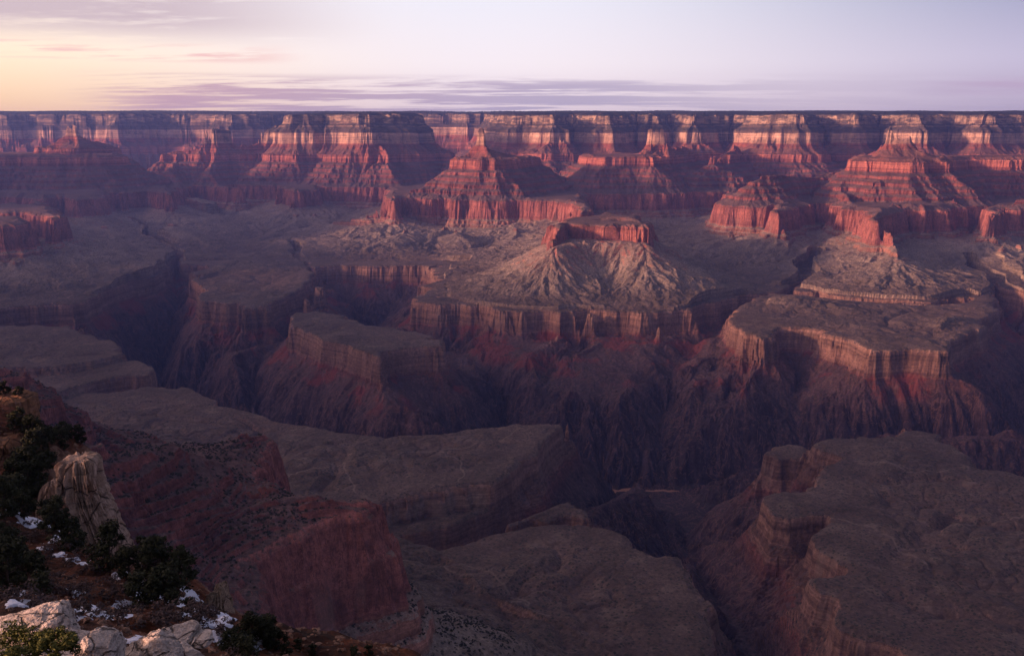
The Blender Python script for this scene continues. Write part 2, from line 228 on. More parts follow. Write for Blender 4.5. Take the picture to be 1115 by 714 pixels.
CELL = 16.0
GX0, GX1, GY0, GY1 = -9600.0, 8000.0, -200.0, 19500.0
NOWN = []
def build_macro(cell, x0, x1, y0, y1):
    gx = np.arange(x0, x1 + cell, cell, dtype=np.float32); gy = np.arange(y0, y1 + cell, cell, dtype=np.float32)
    X, Y = np.meshgrid(gx, gy)
    # gentle warp of the plan so that traced edges are not straight
    wx = 55 * noise(X / 420, Y / 420, 3) + 22 * noise(X / 170, Y / 170, 5)
    wy = 55 * noise(X / 420, Y / 420, 4) + 22 * noise(X / 170, Y / 170, 6)
    m = 0.40 + 0.60 * sstep(2500, 6000, Y)
    XW = (X + wx * m).astype(np.float32); YW = (Y + wy * m).astype(np.float32)
    T = np.zeros_like(X); DZ = np.zeros_like(X); HB = np.full_like(X, -1e9); OW = np.full(X.shape, -1, np.int16); AP = np.full_like(X, -1e4)
    for i, (kind, name, w, t0, gain, cap, k, dz, kt) in enumerate(PRIMS):
        if name not in NOWN: NOWN.append(name)
        tt = t0 if kind != 'line' else w[:, 2].max()
        R = 1500 if kind == 'apron' else min(tt, 2000) / k + 120 + (400 if tt > 1000 and kt < 1 else 0)
        ix0 = max(0, int((w[:, 0].min() - R - x0) / cell)); ix1 = min(len(gx), int((w[:, 0].max() + R - x0) / cell) + 2)
        iy0 = max(0, int((w[:, 1].min() - R - y0) / cell)); iy1 = min(len(gy), int((w[:, 1].max() + R - y0) / cell) + 2)
        if ix1 <= ix0 or iy1 <= iy0: continue
        sl = (slice(iy0, iy1), slice(ix0, ix1)); x = XW[sl]; y = YW[sl]
        if kind in ('poly', 'apron'):
            d = np.full(x.shape, 1e9, np.float32); ins = np.zeros(x.shape, bool); n = len(w)
            for j in range(n):
                a = w[j]; b = w[(j + 1) % n]
                d = np.minimum(d, seg_dist(x, y, a, b)[0])
                if a[1] != b[1]:
                    c = ((a[1] > y) != (b[1] > y)) & (x < (b[0] - a[0]) * (y - a[1]) / (b[1] - a[1]) + a[0]); ins ^= c
            if kind == 'poly': t = np.where(ins, np.minimum(t0 + gain * d, cap), t0 - k * d)
            else:
                d = np.where(ins, 0, d); zz = gain - cap * k * (1 - np.exp(-d / k)); zz = np.where(zz > -884, zz, -1e4)
                OW[sl] = np.where((zz > AP[sl]) & (zz > HB[sl]), NOWN.index(name), OW[sl]); AP[sl] = np.maximum(AP[sl], zz); continue
        else:
            t = np.full(x.shape, -1e9, np.float32)
            if len(w) == 1: w = np.vstack([w, w + 1e-3])
            for j in range(len(w) - 1):
                d, s = seg_dist(x, y, w[j], w[j + 1])
                t = np.maximum(t, w[j, 2] + (w[j + 1, 2] - w[j, 2]) * s - k * d)
        if kt != 1 and tt > 800 and kind != 'apron': t = np.where(t < 1300, 1300 - (1300 - t) * kt, t)
        h = P(t) + dz
        b = h > HB[sl]
        HB[sl] = np.where(b, h, HB[sl]); T[sl] = np.where(b, t, T[sl]); DZ[sl] = np.where(b, dz, DZ[sl]); OW[sl] = np.where(b, NOWN.index(name), OW[sl])
    for w, k, wd in CARVES:
        R = 650
        ix0 = max(0, int((w[:, 0].min() - R - x0) / cell)); ix1 = min(len(gx), int((w[:, 0].max() + R - x0) / cell) + 2)
        iy0 = max(0, int((w[:, 1].min() - R - y0) / cell)); iy1 = min(len(gy), int((w[:, 1].max() + R - y0) / cell) + 2)
        if ix1 <= ix0 or iy1 <= iy0: continue
        sl = (slice(iy0, iy1), slice(ix0, ix1)); x = XW[sl]; y = YW[sl]
        c = np.full(x.shape, 1e9, np.float32)
        for j in range(len(w) - 1):
            d, s = seg_dist(x, y, w[j], w[j + 1])
            c = np.minimum(c, w[j, 2] + (w[j + 1, 2] - w[j, 2]) * s + k * np.maximum(d - wd, 0))
        T[sl] = np.where((c < T[sl]) & (c < 700), c, T[sl])
    T = np.maximum(T, 0)
    return T, DZ, OW, np.maximum(AP, -950)
def bil(A, fx, fy):
    ix = np.clip(fx.astype(np.int32), 0, A.shape[1] - 2); iy = np.clip(fy.astype(np.int32), 0, A.shape[0] - 2)
    u = np.clip(fx - ix, 0, 1); v = np.clip(fy - iy, 0, 1)
    return (A[iy, ix] * (1 - u) + A[iy, ix + 1] * u) * (1 - v) + (A[iy + 1, ix] * (1 - u) + A[iy + 1, ix + 1] * u) * v

def blur(A, r):
    for ax in (0, 1):
        for _ in range(2):
            pad = [(0, 0), (0, 0)]; pad[ax] = (r + 1, r)
            c = np.cumsum(np.pad(A, pad, mode='edge').astype(np.float64), axis=ax)
            n = A.shape[ax]
            if ax == 0: A = ((c[2 * r + 1:] - c[:-2 * r - 1]) / (2 * r + 1))
            else: A = ((c[:, 2 * r + 1:] - c[:, :-2 * r - 1]) / (2 * r + 1))
            A = A.astype(np.float32)
    return A

def gullies(x, y, gx, gy, lam, seed):
    """furrows that run down the local slope: returns value -1..1 and its gradient"""
    f = 1.0 / lam
    px = x * f; py = y * f
    cx = np.floor(px); cy = np.floor(py)
    gl = np.sqrt(gx * gx + gy * gy) + 1e-6
    sx = -gy / gl; sy = gx / gl
    S = 0; C = 0; W = 0
    for i in (-1, 0, 1):
        for j in (-1, 0, 1):
            rx = cx + i + 0.5 + (_h(cx + i, cy + j, seed) - .5) * .8
            ry = cy + j + 0.5 + (_h(cx + i, cy + j, seed + 9) - .5) * .8
            vx = px - rx; vy = py - ry
            w = np.exp(-3.0 * (vx * vx + vy * vy))
            ph = 6.2831853 * (vx * sx + vy * sy) + 6.28 * _h(cx + i, cy + j, seed + 5)
            C = C + np.cos(ph) * w; S = S + np.sin(ph) * w; W = W + w
    m = np.sqrt(C * C + S * S) + .15 * W
    C = C / m; S = S / m
    return C, -S * sx * 6.28 * f, -S * sy * 6.28 * f

def height(x, y, T, DZ, TX, TY, AP, AX, AY, cell, x0, y0, octs):
    """world height, rock level, t and slope weight at points x, y"""
    fx = (x - x0) / cell; fy = (y - y0) / cell
    t = bil(T, fx, fy); dz = bil(DZ, fx, fy)
    gx = bil(TX, fx, fy); gy = bil(TY, fx, fy)
    sl = np.clip(np.sqrt(gx * gx + gy * gy), 0, 1.2)
    ap = bil(AP, fx, fy); ax = bil(AX, fx, fy); ay = bil(AY, fx, fy); base = P(t)
    on = sstep(-25, -5, ap - base) * (ap > -900); gx = gx * (1 - on) + ax * 2 * on; gy = gy * (1 - on) + ay * 2 * on
    gx = gx + 1e-4; amp0 = sstep(.05, .7, sl)
    far = sstep(1200, 5000, y)
    t0 = t
    zt = 8 * gullies(x, y, gx, gy, 780, 10)[0] * sstep(3500, 5500, y)
    deep = 1 + .3 * (1 - sstep(450, 620, t0))
    vary = .35 + 1.5 * np.abs(noise(x / 640, y / 640, 71)) + .4 * np.abs(noise(x / 210, y / 210, 72))
    hi = sstep(1700, 1950, t0) * sstep(8000, 10500, y)
    c, dx_, dy_ = gullies(x, y, gx, gy, 820, 8)
    t = t - 80 * hi * c; gx = gx - 60 * hi * dx_; gy = gy - 60 * hi * dy_
    for lam, a, sd in octs:
        c, dx_, dy_ = gullies(x, y, gx, gy, lam, sd)
        zt = zt + a * c * (.12 if lam > 400 else (.4 if lam > 200 else .9))
        # sharp crests and rounded floors high up, the reverse on talus
        v = c * (0.6 + 0.4 * (1 - np.abs(c)))
        am = a * (1 - (.5 if lam < 120 else .25) * sstep(1940, 1965, t0)) * (1 - (.7 if lam < 120 else .25) * sstep(520, 535, t0) * (1 - sstep(575, 620, t0))) * vary * (deep + hi * .2) * (1 - .5 * sstep(680, 800, t0) * (1 - sstep(1200, 1290, t0))) * (amp0 * ((0.35 if lam > 60 else 1.1) * (1 - far) + far) + 0.04)
        t = t - am * (v + .08)
        gx = gx - am * dx_ * .8; gy = gy - am * dy_ * .8
    lowz = 1 - sstep(540, 600, t0)
    t = t + lowz * (16 * fbm(x / 150, y / 150, 33, 5, .62)) * (.4 + .6 * far)
    tap = sstep(500, 530, t0) * (1 - sstep(585, 640, t0)) * (.5 + .5 * far)
    t = t + tap * (20 * fbm(x / 210, y / 210, 34, 6, .62))
    t = t + 5.0 * fbm(x / 90, y / 90, 31, 4) * (0.2 + 0.8 * amp0) * (.5 + .5 * far)
    # benches: soft swells and shallow washes
    bench = sstep(575, 620, t0) * (1 - sstep(950, 1150, t0))
    nb = 1 - sstep(2950, 3350, y)
    z = P(t) * (1 - nb) + P_near(t) * nb
    slp = sstep(.04, .30, np.hypot(ax, ay)); apz = ap - 500 * (1 - sstep(572, 600, t0)) + zt * .14 * slp + 2.5 * fbm(x / 70, y / 70, 35, 4)
    z = np.maximum(z, np.where(ap > -900, apz, -2000))
    # vary how strongly the ledges step out
    zs = np.interp(t, [1345, 1750], [-545, -300])
    mix = sstep(-.5, .6, noise(x / 600, y / 600, 77)) * .55
    z = np.where((t > 1345) & (t < 1750), z * (1 - mix) + zs * mix, z)
    nb2 = 1 + .9 * (1 - sstep(2800, 4000, y))
    und = 9 * fbm(x / 350, y / 350, 51, 4) - 9 * np.maximum(0, 1 - np.abs(fbm(x / 520, y / 520, 61, 3)) * 4.5) - 4 * np.maximum(0, 1 - np.abs(fbm(x / 190, y / 190, 62, 2)) * 4) - 2.2 * np.maximum(0, 1 - np.abs(fbm(x / 75, y / 75, 63, 2)) * 4)
    # spurs and gullies of the talus aprons
    tal = sstep(640, 900, t0) * (1 - sstep(1200, 1300, t0))
    z = z + tal * zt * .35 * (amp0 * .8 + .2) * (.5 + .5 * far)
    z = z + sstep(4500, 7000, y) * (1 - sstep(1000, 1250, t0)) * sstep(575, 640, t0) * 28 * fbm(x / 1300, y / 1300, 91, 3)
    z = z + bench * nb2 * und + dz + dip(y)
    # small relief everywhere
    z = z + 1.6 * fbm(x / 28, y / 28, 41, 3) * (.35 + .65 * amp0)
    # near walls: thin hard beds stand out as ledges, with broken blocks between
    nr = 1 - sstep(1900, 3000, y)
    lv = z - dz
    per = 15.0 + 3 * noise(x / 300, y / 300, 95); kk = lv / per + .25 * noise(x / 60, y / 60, 96); fl = np.floor(kk); fr = kk - fl
    zz = z + (sstep(.35, .8, fr) - fr) * per
    z = z + (zz - z) * nr * amp0 * (sstep(1345, 1360, t) + 1 - sstep(520, 560, t)) * (.35 + .6 * sstep(-.3, .3, noise(x / 130, y / 130, 97)))
    z = z + nr * amp0 * (1.6 * np.abs(fbm(x / 11, y / 11, 98, 3)))
    rim = sstep(2140, 2200, t)
    z = z + rim * (11 * np.abs(noise(x / 30, y / 30, 88)) + 20 * noise(x / 1100, y / 1100, 89))
    return z, z - dz - dip(y), t, amp0
QUAL = 1.0   # mesh fineness
# ------------------------------------------------------------------ helpers
SC = bpy.context.scene
COL = SC.collection
def mesh_obj(name, verts, faces, mats=(), attrs=None, smooth=False):
    """verts (n,3), faces (m,3|4) -> linked object"""
    me = bpy.data.meshes.new(name)
    verts = np.asarray(verts, np.float32); faces = np.asarray(faces, np.int32)
    k = faces.shape[1]
    me.vertices.add(len(verts)); me.vertices.foreach_set('co', verts.ravel())
    me.loops.add(faces.size); me.loops.foreach_set('vertex_index', faces.ravel())
    me.polygons.add(len(faces)); me.polygons.foreach_set('loop_start', np.arange(0, faces.size, k, dtype=np.int32))
    me.polygons.foreach_set('loop_total', np.full(len(faces), k, np.int32))
    me.polygons.foreach_set('use_smooth', np.full(len(faces), smooth, bool))
    me.update(calc_edges=True)
    for an, av in (attrs or {}).items():
        a = me.attributes.new(an, 'FLOAT', 'POINT'); a.data.foreach_set('value', np.asarray(av, np.float32).ravel())
    for m in mats: me.materials.append(m)
    o = bpy.data.objects.new(name, me); COL.objects.link(o)
    return o
def tag(o, label=None, cat=None, group=None, kind=None):
    if label: o['label'] = label
    if cat: o['category'] = cat
    if group: o['group'] = group
    if kind: o['kind'] = kind
    return o

class NT:
    def __init__(s, mat): s.t = mat.node_tree; s.n = s.t.nodes; s.l = s.t.links
    def new(s, typ, **kw):
        n = s.n.new(typ)
        for k, v in kw.items():
            if k.startswith('i_'):
                n.inputs[k[2:].replace('_', ' ')].default_value = v
            else: setattr(n, k, v)
        return n
    def link(s, a, b): s.l.new(a, b)
    def math(s, op, a, b=None, c=None, clamp=False):
        n = s.n.new('ShaderNodeMath'); n.operation = op; n.use_clamp = clamp
        for i, v in enumerate((a, b, c)):
            if v is None: continue
            if isinstance(v, (int, float)): n.inputs[i].default_value = v
            else: s.l.new(v, n.inputs[i])
        return n.outputs[0]
    def ramp(s, fac, stops, interp='LINEAR'):
        n = s.n.new('ShaderNodeValToRGB'); n.color_ramp.interpolation = interp
        e = n.color_ramp.elements
        e[0].position = stops[0][0]; e[0].color = (*stops[0][1], 1)
        e[1].position = stops[-1][0]; e[1].color = (*stops[-1][1], 1)
        for p, c in stops[1:-1]:
            k = e.new(p); k.color = (*c, 1)
        s.l.new(fac, n.inputs[0]); return n.outputs[0]
    def mix(s, fac, a, b, typ='MIX'):
        n = s.n.new('ShaderNodeMix'); n.data_type = 'RGBA'; n.blend_type = typ; n.clamp_factor = True
        for i, v in ((0, fac), (6, a), (7, b)):
            if isinstance(v, (int, float)): n.inputs[i].default_value = v
            elif isinstance(v, tuple): n.inputs[i].default_value = (*v, 1)
            else: s.l.new(v, n.inputs[i])
        return n.outputs[2]
    def noise(s, vec, scale, detail=4, rough=.55, dist=0, dim='3D', out=0):
        n = s.n.new('ShaderNodeTexNoise'); n.noise_dimensions = dim
        n.inputs['Scale'].default_value = scale; n.inputs['Detail'].default_value = detail; n.inputs['Roughness'].default_value = rough
        n.inputs['Distortion'].default_value = dist
        if vec is not None: s.l.new(vec, n.inputs['Vector'])
        return n.outputs[out]
    def maprange(s, v, a, b, c=0., d=1., smooth=True):
        n = s.n.new('ShaderNodeMapRange'); n.interpolation_type = 'SMOOTHSTEP' if smooth else 'LINEAR'
        s.l.new(v, n.inputs[0])
        for i, k in enumerate((a, b, c, d)): n.inputs[i + 1].default_value = k
        return n.outputs[0]
    def vmul(s, vec, xyz):
        n = s.n.new('ShaderNodeVectorMath'); n.operation = 'MULTIPLY'; s.l.new(vec, n.inputs[0]); n.inputs[1].default_value = xyz
        return n.outputs[0]
def new_mat(name):
    m = bpy.data.materials.new(name); m.use_nodes = True; m.node_tree.nodes.clear()
    return m, NT(m)
def finish(nt, color, rough=.9, normal=None, spec=.2, **kw):
    b = nt.new('ShaderNodeBsdfPrincipled'); o = nt.new('ShaderNodeOutputMaterial')
    if isinstance(color, tuple): b.inputs['Base Color'].default_value = (*color, 1)
    else: nt.link(color, b.inputs['Base Color'])
    if isinstance(rough, (int, float)): b.inputs['Roughness'].default_value = rough
    else: nt.link(rough, b.inputs['Roughness'])
    b.inputs['Specular IOR Level'].default_value = spec
    for k, v in kw.items(): b.inputs[k.replace('_', ' ')].default_value = v
    if normal is not None: nt.link(normal, b.inputs['Normal'])
    nt.link(b.outputs[0], o.inputs[0]); return b
def bump(nt, h, dist, strength=1.0):
    n = nt.new('ShaderNodeBump'); n.inputs['Strength'].default_value = strength; n.inputs['Distance'].default_value = dist
    nt.link(h, n.inputs['Height']); return n.outputs[0]

# ------------------------------------------------------------------ canyon rock
def canyon_material():
    m, nt = new_mat('canyon_rock')
    geo = nt.new('ShaderNodeNewGeometry'); pos = geo.outputs['Position']
    at = nt.new('ShaderNodeAttribute', attribute_name='level'); lev = at.outputs['Fac']
    wob = nt.noise(pos, .0035, 3); wob2 = nt.noise(pos, .02, 3)
    l2 = nt.math('ADD', lev, nt.math('MULTIPLY_ADD', wob, 30, -15))
    l2 = nt.math('ADD', l2, nt.math('MULTIPLY_ADD', wob2, 12, -6))
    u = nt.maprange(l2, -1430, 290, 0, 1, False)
    def q(z): return (z + 1430) / 1720.0
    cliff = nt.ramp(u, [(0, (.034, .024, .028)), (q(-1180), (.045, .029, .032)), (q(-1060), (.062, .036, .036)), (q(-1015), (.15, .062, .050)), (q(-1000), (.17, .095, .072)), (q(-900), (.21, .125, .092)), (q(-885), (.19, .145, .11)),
          (q(-775), (.22, .17, .12)), (q(-755), (.24, .12, .085)), (q(-705), (.26, .13, .09)), (q(-690), (.25, .096, .074)), (q(-600), (.295, .112, .086)), (q(-545), (.265, .102, .078)), (q(-520), (.18, .066, .050)), (q(-330), (.22, .078, .058)),
          (q(-300), (.27, .092, .066)), (q(-220), (.33, .125, .085)), (q(-205), (.24, .075, .05)), (q(-105), (.24, .08, .055)), (q(-88), (.40, .24, .165)), (q(15), (.45, .29, .20)), (q(28), (.13, .09, .068)), (q(88), (.11, .08, .06)), (q(100), (.30, .20, .14)), (q(115), (.12, .085, .062)), (q(132), (.36, .24, .16)), (q(225), (.34, .24, .165)), (q(245), (.03, .032, .022)), (1, (.022, .026, .018))])
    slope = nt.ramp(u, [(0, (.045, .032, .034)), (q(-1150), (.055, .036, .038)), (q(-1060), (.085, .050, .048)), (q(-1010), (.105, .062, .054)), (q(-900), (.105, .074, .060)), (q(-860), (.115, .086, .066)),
          (q(-830), (.17, .132, .104)), (q(-760), (.23, .18, .14)), (q(-700), (.24, .175, .135)), (q(-620), (.22, .155, .12)), (q(-565), (.15, .09, .068)), (q(-530), (.125, .078, .068)), (q(-300), (.135, .075, .062)), (q(-215), (.17, .078, .056)), (q(-110), (.15, .08, .058)),
          (q(-80), (.20, .13, .09)), (q(20), (.10, .072, .054)), (q(130), (.075, .058, .042)), (q(225), (.045, .042, .03)), (q(245), (.025, .028, .019)), (1, (.02, .024, .017))])
    # how steep the ground really is
    sep = nt.new('ShaderNodeSeparateXYZ'); nt.link(geo.outputs['Normal'], sep.inputs[0])
    st = nt.math('ADD', sep.outputs[2], nt.math('MULTIPLY_ADD', nt.noise(pos, .03, 4, .6), .30, -.15))
    steep = nt.maprange(st, .52, .80, 1, 0)
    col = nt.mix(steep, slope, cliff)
    # thin beds
    bv = nt.vmul(pos, (.0006, .0006, .055)); beds = nt.noise(bv, 1.0, 5, .65)
    bedf = nt.maprange(beds, .35, .65, .60, 1.34, False)
    bedn = nt.noise(nt.vmul(pos, (.004, .004, .33)), 1.0, 4, .7); bedf = nt.math('MULTIPLY', bedf, nt.maprange(bedn, .35, .65, .78, 1.2, False))
    # streaks down the walls
    sv = nt.vmul(pos, (.035, .035, .004)); streak = nt.noise(sv, 1.0, 5, .6)
    strf = nt.maprange(streak, .3, .7, .88, 1.10, False)
    strf = nt.mix(nt.maprange(lev, -1080, -1010, 1, 0), strf, nt.maprange(streak, .35, .65, .5, 1.5, False))
    sw = nt.math('MULTIPLY', nt.math('MULTIPLY_ADD', steep, .75, .25), nt.math('MULTIPLY', nt.maprange(lev, -1080, -1000, .15, 1), nt.math('SUBTRACT', 1, nt.math('MULTIPLY', .75, nt.math('MULTIPLY', nt.maprange(lev, -690, -675), nt.maprange(lev, -570, -555, 1, 0)))))); bedf = nt.math('ADD', nt.math('MULTIPLY', bedf, sw), nt.math('SUBTRACT', 1, sw))
    strf = nt.math('ADD', nt.math('MULTIPLY', strf, steep), nt.math('SUBTRACT', 1, steep))
    # coarse blotches
    bl = nt.maprange(nt.noise(pos, .006, 7, .68), .3, .7, .68, 1.34, False)
    fine = nt.math('MULTIPLY', nt.maprange(nt.noise(pos, .09, 5, .75), .3, .7, .55, 1.45, False), nt.maprange(nt.noise(pos, .45, 3, .7), .3, .7, .75, 1.25, False))
    f = nt.math('MULTIPLY', nt.math('MULTIPLY', bedf, strf), nt.math('MULTIPLY', bl, fine))
    cf = nt.new('ShaderNodeCombineColor')
    for i in range(3): nt.link(f, cf.inputs[i])
    col = nt.mix(1.0, col, cf.outputs[0], 'MULTIPLY')
    # varnish and joints on the big red wall
    rw = nt.math('MULTIPLY', nt.maprange(lev, -700, -680), nt.maprange(lev, -560, -545, 1, 0)); rw = nt.math('MULTIPLY', rw, steep)
    vs = nt.maprange(nt.noise(nt.vmul(pos, (.022, .022, .007)), 1, 6, .65, .6), .50, .60)
    col = nt.mix(nt.math('MULTIPLY', nt.math('MULTIPLY', vs, rw), .55), col, (.075, .032, .028))
    jn = nt.math('ABSOLUTE', nt.math('SUBTRACT', nt.noise(nt.vmul(pos, (.10, .10, .012)), 1, 4, .6, .3), .5))
    col = nt.mix(nt.math('MULTIPLY', nt.math('MULTIPLY', nt.maprange(jn, 0, .025, 1, 0), rw), .6), col, (.05, .022, .02))
    # red shale showing through on the slopes under the Tonto rim
    sh = nt.math('MULTIPLY', nt.maprange(nt.noise(pos, .0045, 7, .62), .53, .60), nt.math('MULTIPLY', nt.maprange(lev, -1120, -1060), nt.maprange(lev, -985, -1010)))
    sp = nt.new('ShaderNodeSeparateXYZ'); nt.link(pos, sp.inputs[0]); sh = nt.math('MULTIPLY', sh, nt.maprange(sp.outputs[1], 3200, 3700))
    col = nt.mix(nt.math('MULTIPLY', sh, .7), col, (.19, .042, .034))
    # scree chutes
    ch = nt.math('MULTIPLY', nt.maprange(nt.noise(nt.vmul(pos, (.012, .012, .003)), 1, 4, .6), .56, .66), nt.math('MULTIPLY', nt.maprange(lev, -1000, -950), nt.maprange(lev, -600, -680)))
    col = nt.mix(nt.math('MULTIPLY', ch, .35), col, (.24, .18, .14))
    # dark scrub lines along dry washes and paler rubble on the level benches
    flat = nt.math('MULTIPLY', nt.maprange(lev, -905, -880), nt.maprange(lev, -760, -820))
    wn = nt.math('ABSOLUTE', nt.math('SUBTRACT', nt.noise(pos, .0065, 7, .62, .6), .5)); wl = nt.math('MULTIPLY', nt.maprange(wn, .0, .018, 1, 0), flat)
    col = nt.mix(nt.math('MULTIPLY', wl, .55), col, (.045, .036, .030))
    wn2 = nt.math('ABSOLUTE', nt.math('SUBTRACT', nt.noise(pos, .021, 6, .6, .5), .5)); wl2 = nt.math('MULTIPLY', nt.maprange(wn2, .0, .016, 1, 0), flat)
    col = nt.mix(nt.math('MULTIPLY', wl2, .35), col, (.050, .040, .032))
    rb = nt.math('MULTIPLY', nt.maprange(nt.noise(pos, .035, 8, .75), .56, .70), flat)
    col = nt.mix(nt.math('MULTIPLY', rb, .6), col, (.20, .15, .12))
    # sunlit ridges of the dark schist, painted as pale pinkish lines
    vn = nt.math('ABSOLUTE', nt.math('SUBTRACT', nt.noise(nt.vmul(pos, (.012, .012, .004)), 1, 6, .65, 1.2), .5))
    vm = nt.math('MULTIPLY', nt.maprange(vn, 0, .022, 1, 0), nt.maprange(lev, -1020, -1060))
    col = nt.mix(nt.math('MULTIPLY', vm, .5), col, (.20, .115, .095))
    # forest clinging to the highest walls
    fo = nt.math('MULTIPLY', nt.maprange(nt.noise(nt.vmul(pos, (.006, .006, .02)), 1, 6, .65), .44, .56), nt.maprange(lev, 10, 60))
    col = nt.mix(nt.math('MULTIPLY', fo, .8), col, (.045, .04, .032))
    fo2 = nt.math('MULTIPLY', nt.maprange(nt.noise(nt.vmul(pos, (.009, .009, .01)), 1, 6, .7), .52, .62), nt.maprange(lev, -110, -80))
    col = nt.mix(nt.math('MULTIPLY', fo2, .6), col, (.12, .075, .055))
    # scrub: dark dots on gentle ground
    vo = nt.new('ShaderNodeTexVoronoi'); vo.inputs['Scale'].default_value = .10; nt.link(pos, vo.inputs['Vector'])
    dots = nt.math('MULTIPLY', nt.maprange(vo.outputs['Distance'], .24, .38, 1, 0), nt.maprange(nt.noise(pos, .01, 5, .65), .34, .52))
    dots = nt.math('MULTIPLY', dots, nt.math('SUBTRACT', 1, steep))
    col = nt.mix(nt.math('MULTIPLY', dots, .82), col, (.035, .038, .026))
    # pale wash beds and a path over the plateaus
    tr = nt.new('ShaderNodeAttribute', attribute_name='path')
    col = nt.mix(nt.math('MULTIPLY', tr.outputs['Fac'], .42), col, (.30, .23, .18))
    h = nt.math('ADD', nt.noise(pos, .05, 9, .78), nt.math('MULTIPLY', nt.noise(bv, 2.2, 5, .7), .8))
    nrm = bump(nt, h, 7.0, .8)
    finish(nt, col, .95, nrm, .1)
    return m

# ------------------------------------------------------------------ terrain mesh
def build_canyon():
    T, DZ, OW, AP = build_macro(CELL, GX0, GX1, GY0, GY1)
    TS = T
    TG = blur(np.minimum(T, 2200), 2)
    TY, TX = np.gradient(TG, CELL)
    AP = blur(AP, 1); AY, AX = np.gradient(AP, CELL)
    # picture-like fan of vertices, wider than the view; u = x / y
    du = .00092 / QUAL
    core = np.arange(-.62, .6201, du)
    l = [-.62]; s = du
    while l[-1] > -4.0: s = min(s * 1.03, .05); l.append(l[-1] - s)
    r = [.62]; s = du
    while r[-1] < 1.1: s = min(s * 1.04, .03); r.append(r[-1] + s)
    U = np.array(l[1:][::-1] + list(core) + r[1:])
    Y = [330.0]
    while Y[-1] < 16500:
        y = Y[-1]; k = .0021 if y < 5000 else (.0014 if y < 12500 else .006)
        if y < 700: k = .004
        if 900 < y < 1600: k = .0017
        Y.append(y * (1 + k / QUAL))
    Y = np.array(Y)
    UU, YY = np.meshgrid(U, Y)
    X = (UU * (YY + 150)).astype(np.float64)
    octs = [(430, 48, 11), (210, 26, 12), (105, 15, 13), (52, 8, 14), (27, 4, 15), (13, 2.0, 16)]
    global MACRO, OCTS; MACRO = (TS, DZ, TX, TY, AP, AX, AY); OCTS = octs
    Z = np.empty_like(X); LV = np.empty_like(X); TT = np.empty_like(X)
    for a in range(0, len(Y), 200):
        b = slice(a, a + 200)
        Z[b], LV[b], TT[b], _ = height(X[b], YY[b], TS, DZ, TX, TY, AP, AX, AY, CELL, GX0, GY0, octs)
    ix = np.clip(((X - GX0) / CELL + .5).astype(int), 0, OW.shape[1] - 1); iy = np.clip(((YY - GY0) / CELL + .5).astype(int), 0, OW.shape[0] - 1)
    own = OW[iy, ix]
    return U, Y, X, YY, Z, LV, TT, own

TRAILS = [[(304, 520), (340, 512), (372, 505), (415, 498), (450, 490), (476, 488), (514, 485), (551, 474), (565, 466)], [(374, 503), (380, 518), (385, 535)], [(476, 489), (500, 500), (506, 514), (500, 524)],
          [(415, 645), (470, 640), (520, 655), (560, 640), (600, 650)], [(500, 600), (540, 612), (575, 640), (590, 690)], [(990, 560), (1030, 575), (1060, 572), (1115, 560)], [(900, 560), (960, 580), (1010, 620)], [(930, 500), (990, 515), (1040, 512)]]
NAMES = {
    'north_rim': ('rim', 'long level far rim with a dark forest line and two pale cliff bands'),
    'mesa': ('mesa', 'large flat topped mesa left of centre joined to the far rim'),
    'pointed_temple': ('butte', 'tall pointed red butte in the centre with a small leaning spire'),
    'flat_topped_butte': ('butte', 'flat topped dark butte on a broad pale cone of scree in front of the pointed butte'),
    'red_bench': ('bench', 'level bench with a red cliff under the flat topped butte'),
    'temple_bench': ('bench', 'narrow bench with a red cliff under the pointed butte'),
    'red_shale_slope': ('hillside', 'dark red slope below the central benches down to the gorge'),
    'right_bench': ('bench', 'wide grey green bench with a thick red cliff right of centre'),
    'left_bench': ('bench', 'grey bench left of centre beyond the gorge'),
    'far_left_bench': ('bench', 'shadowed bench at the far left beyond the gorge'),
    'gorge_platform': ('platform', 'pale topped platform left of centre with dark gorge walls below'),
    'shadowed_bench': ('bench', 'dim bench at the left edge on the near side of the gorge'),
    'trail_plateau': ('plateau', 'flat plateau crossed by a thin pale trail'),
    'lower_ledge': ('ledge', 'lower rock ledge in front of the trail plateau'),
    'centre_plateau': ('plateau', 'brown plateau at the bottom centre left of the side canyon'),
    'right_plateau': ('plateau', 'broad brown plateau at the bottom right'),
    'red_spur': ('ridge', 'near red layered ridge ending in a red cliff at the lower left'),
    'left_spur': ('ridge', 'dark red layered spur at the left edge'),
    'supai_temple': ('butte', 'red stepped butte right of the pointed butte'),
    'red_butte': ('butte', 'small red pyramid butte with scree skirts right of centre'),
    'right_temple': ('butte', 'large red stepped butte on the right with a lit block on top'),
    'edge_butte': ('butte', 'red butte cut by the right edge'),
    'left_temple': ('butte', 'broad shaded red butte at the far left with a low pale cone on top'),
    'left_edge_butte': ('butte', 'small tan and red butte at the left edge'),
    'small_butte': ('butte', 'small blocky red butte in the valley below the mesa'),
    'basin': ('canyon_floor', 'grey canyon floor between the far buttes'),
    'west_shade_rim': ('rim', 'unseen west rim cliffs, shaped to shade the lower canyon'), 'shade_butte': ('butte', 'unseen butte added in the west to shade the left side'),
    'camera_rim': ('hillside', 'rim slope below the viewpoint'),
    'gorge': ('gorge', 'dark inner gorge walls along the river')}
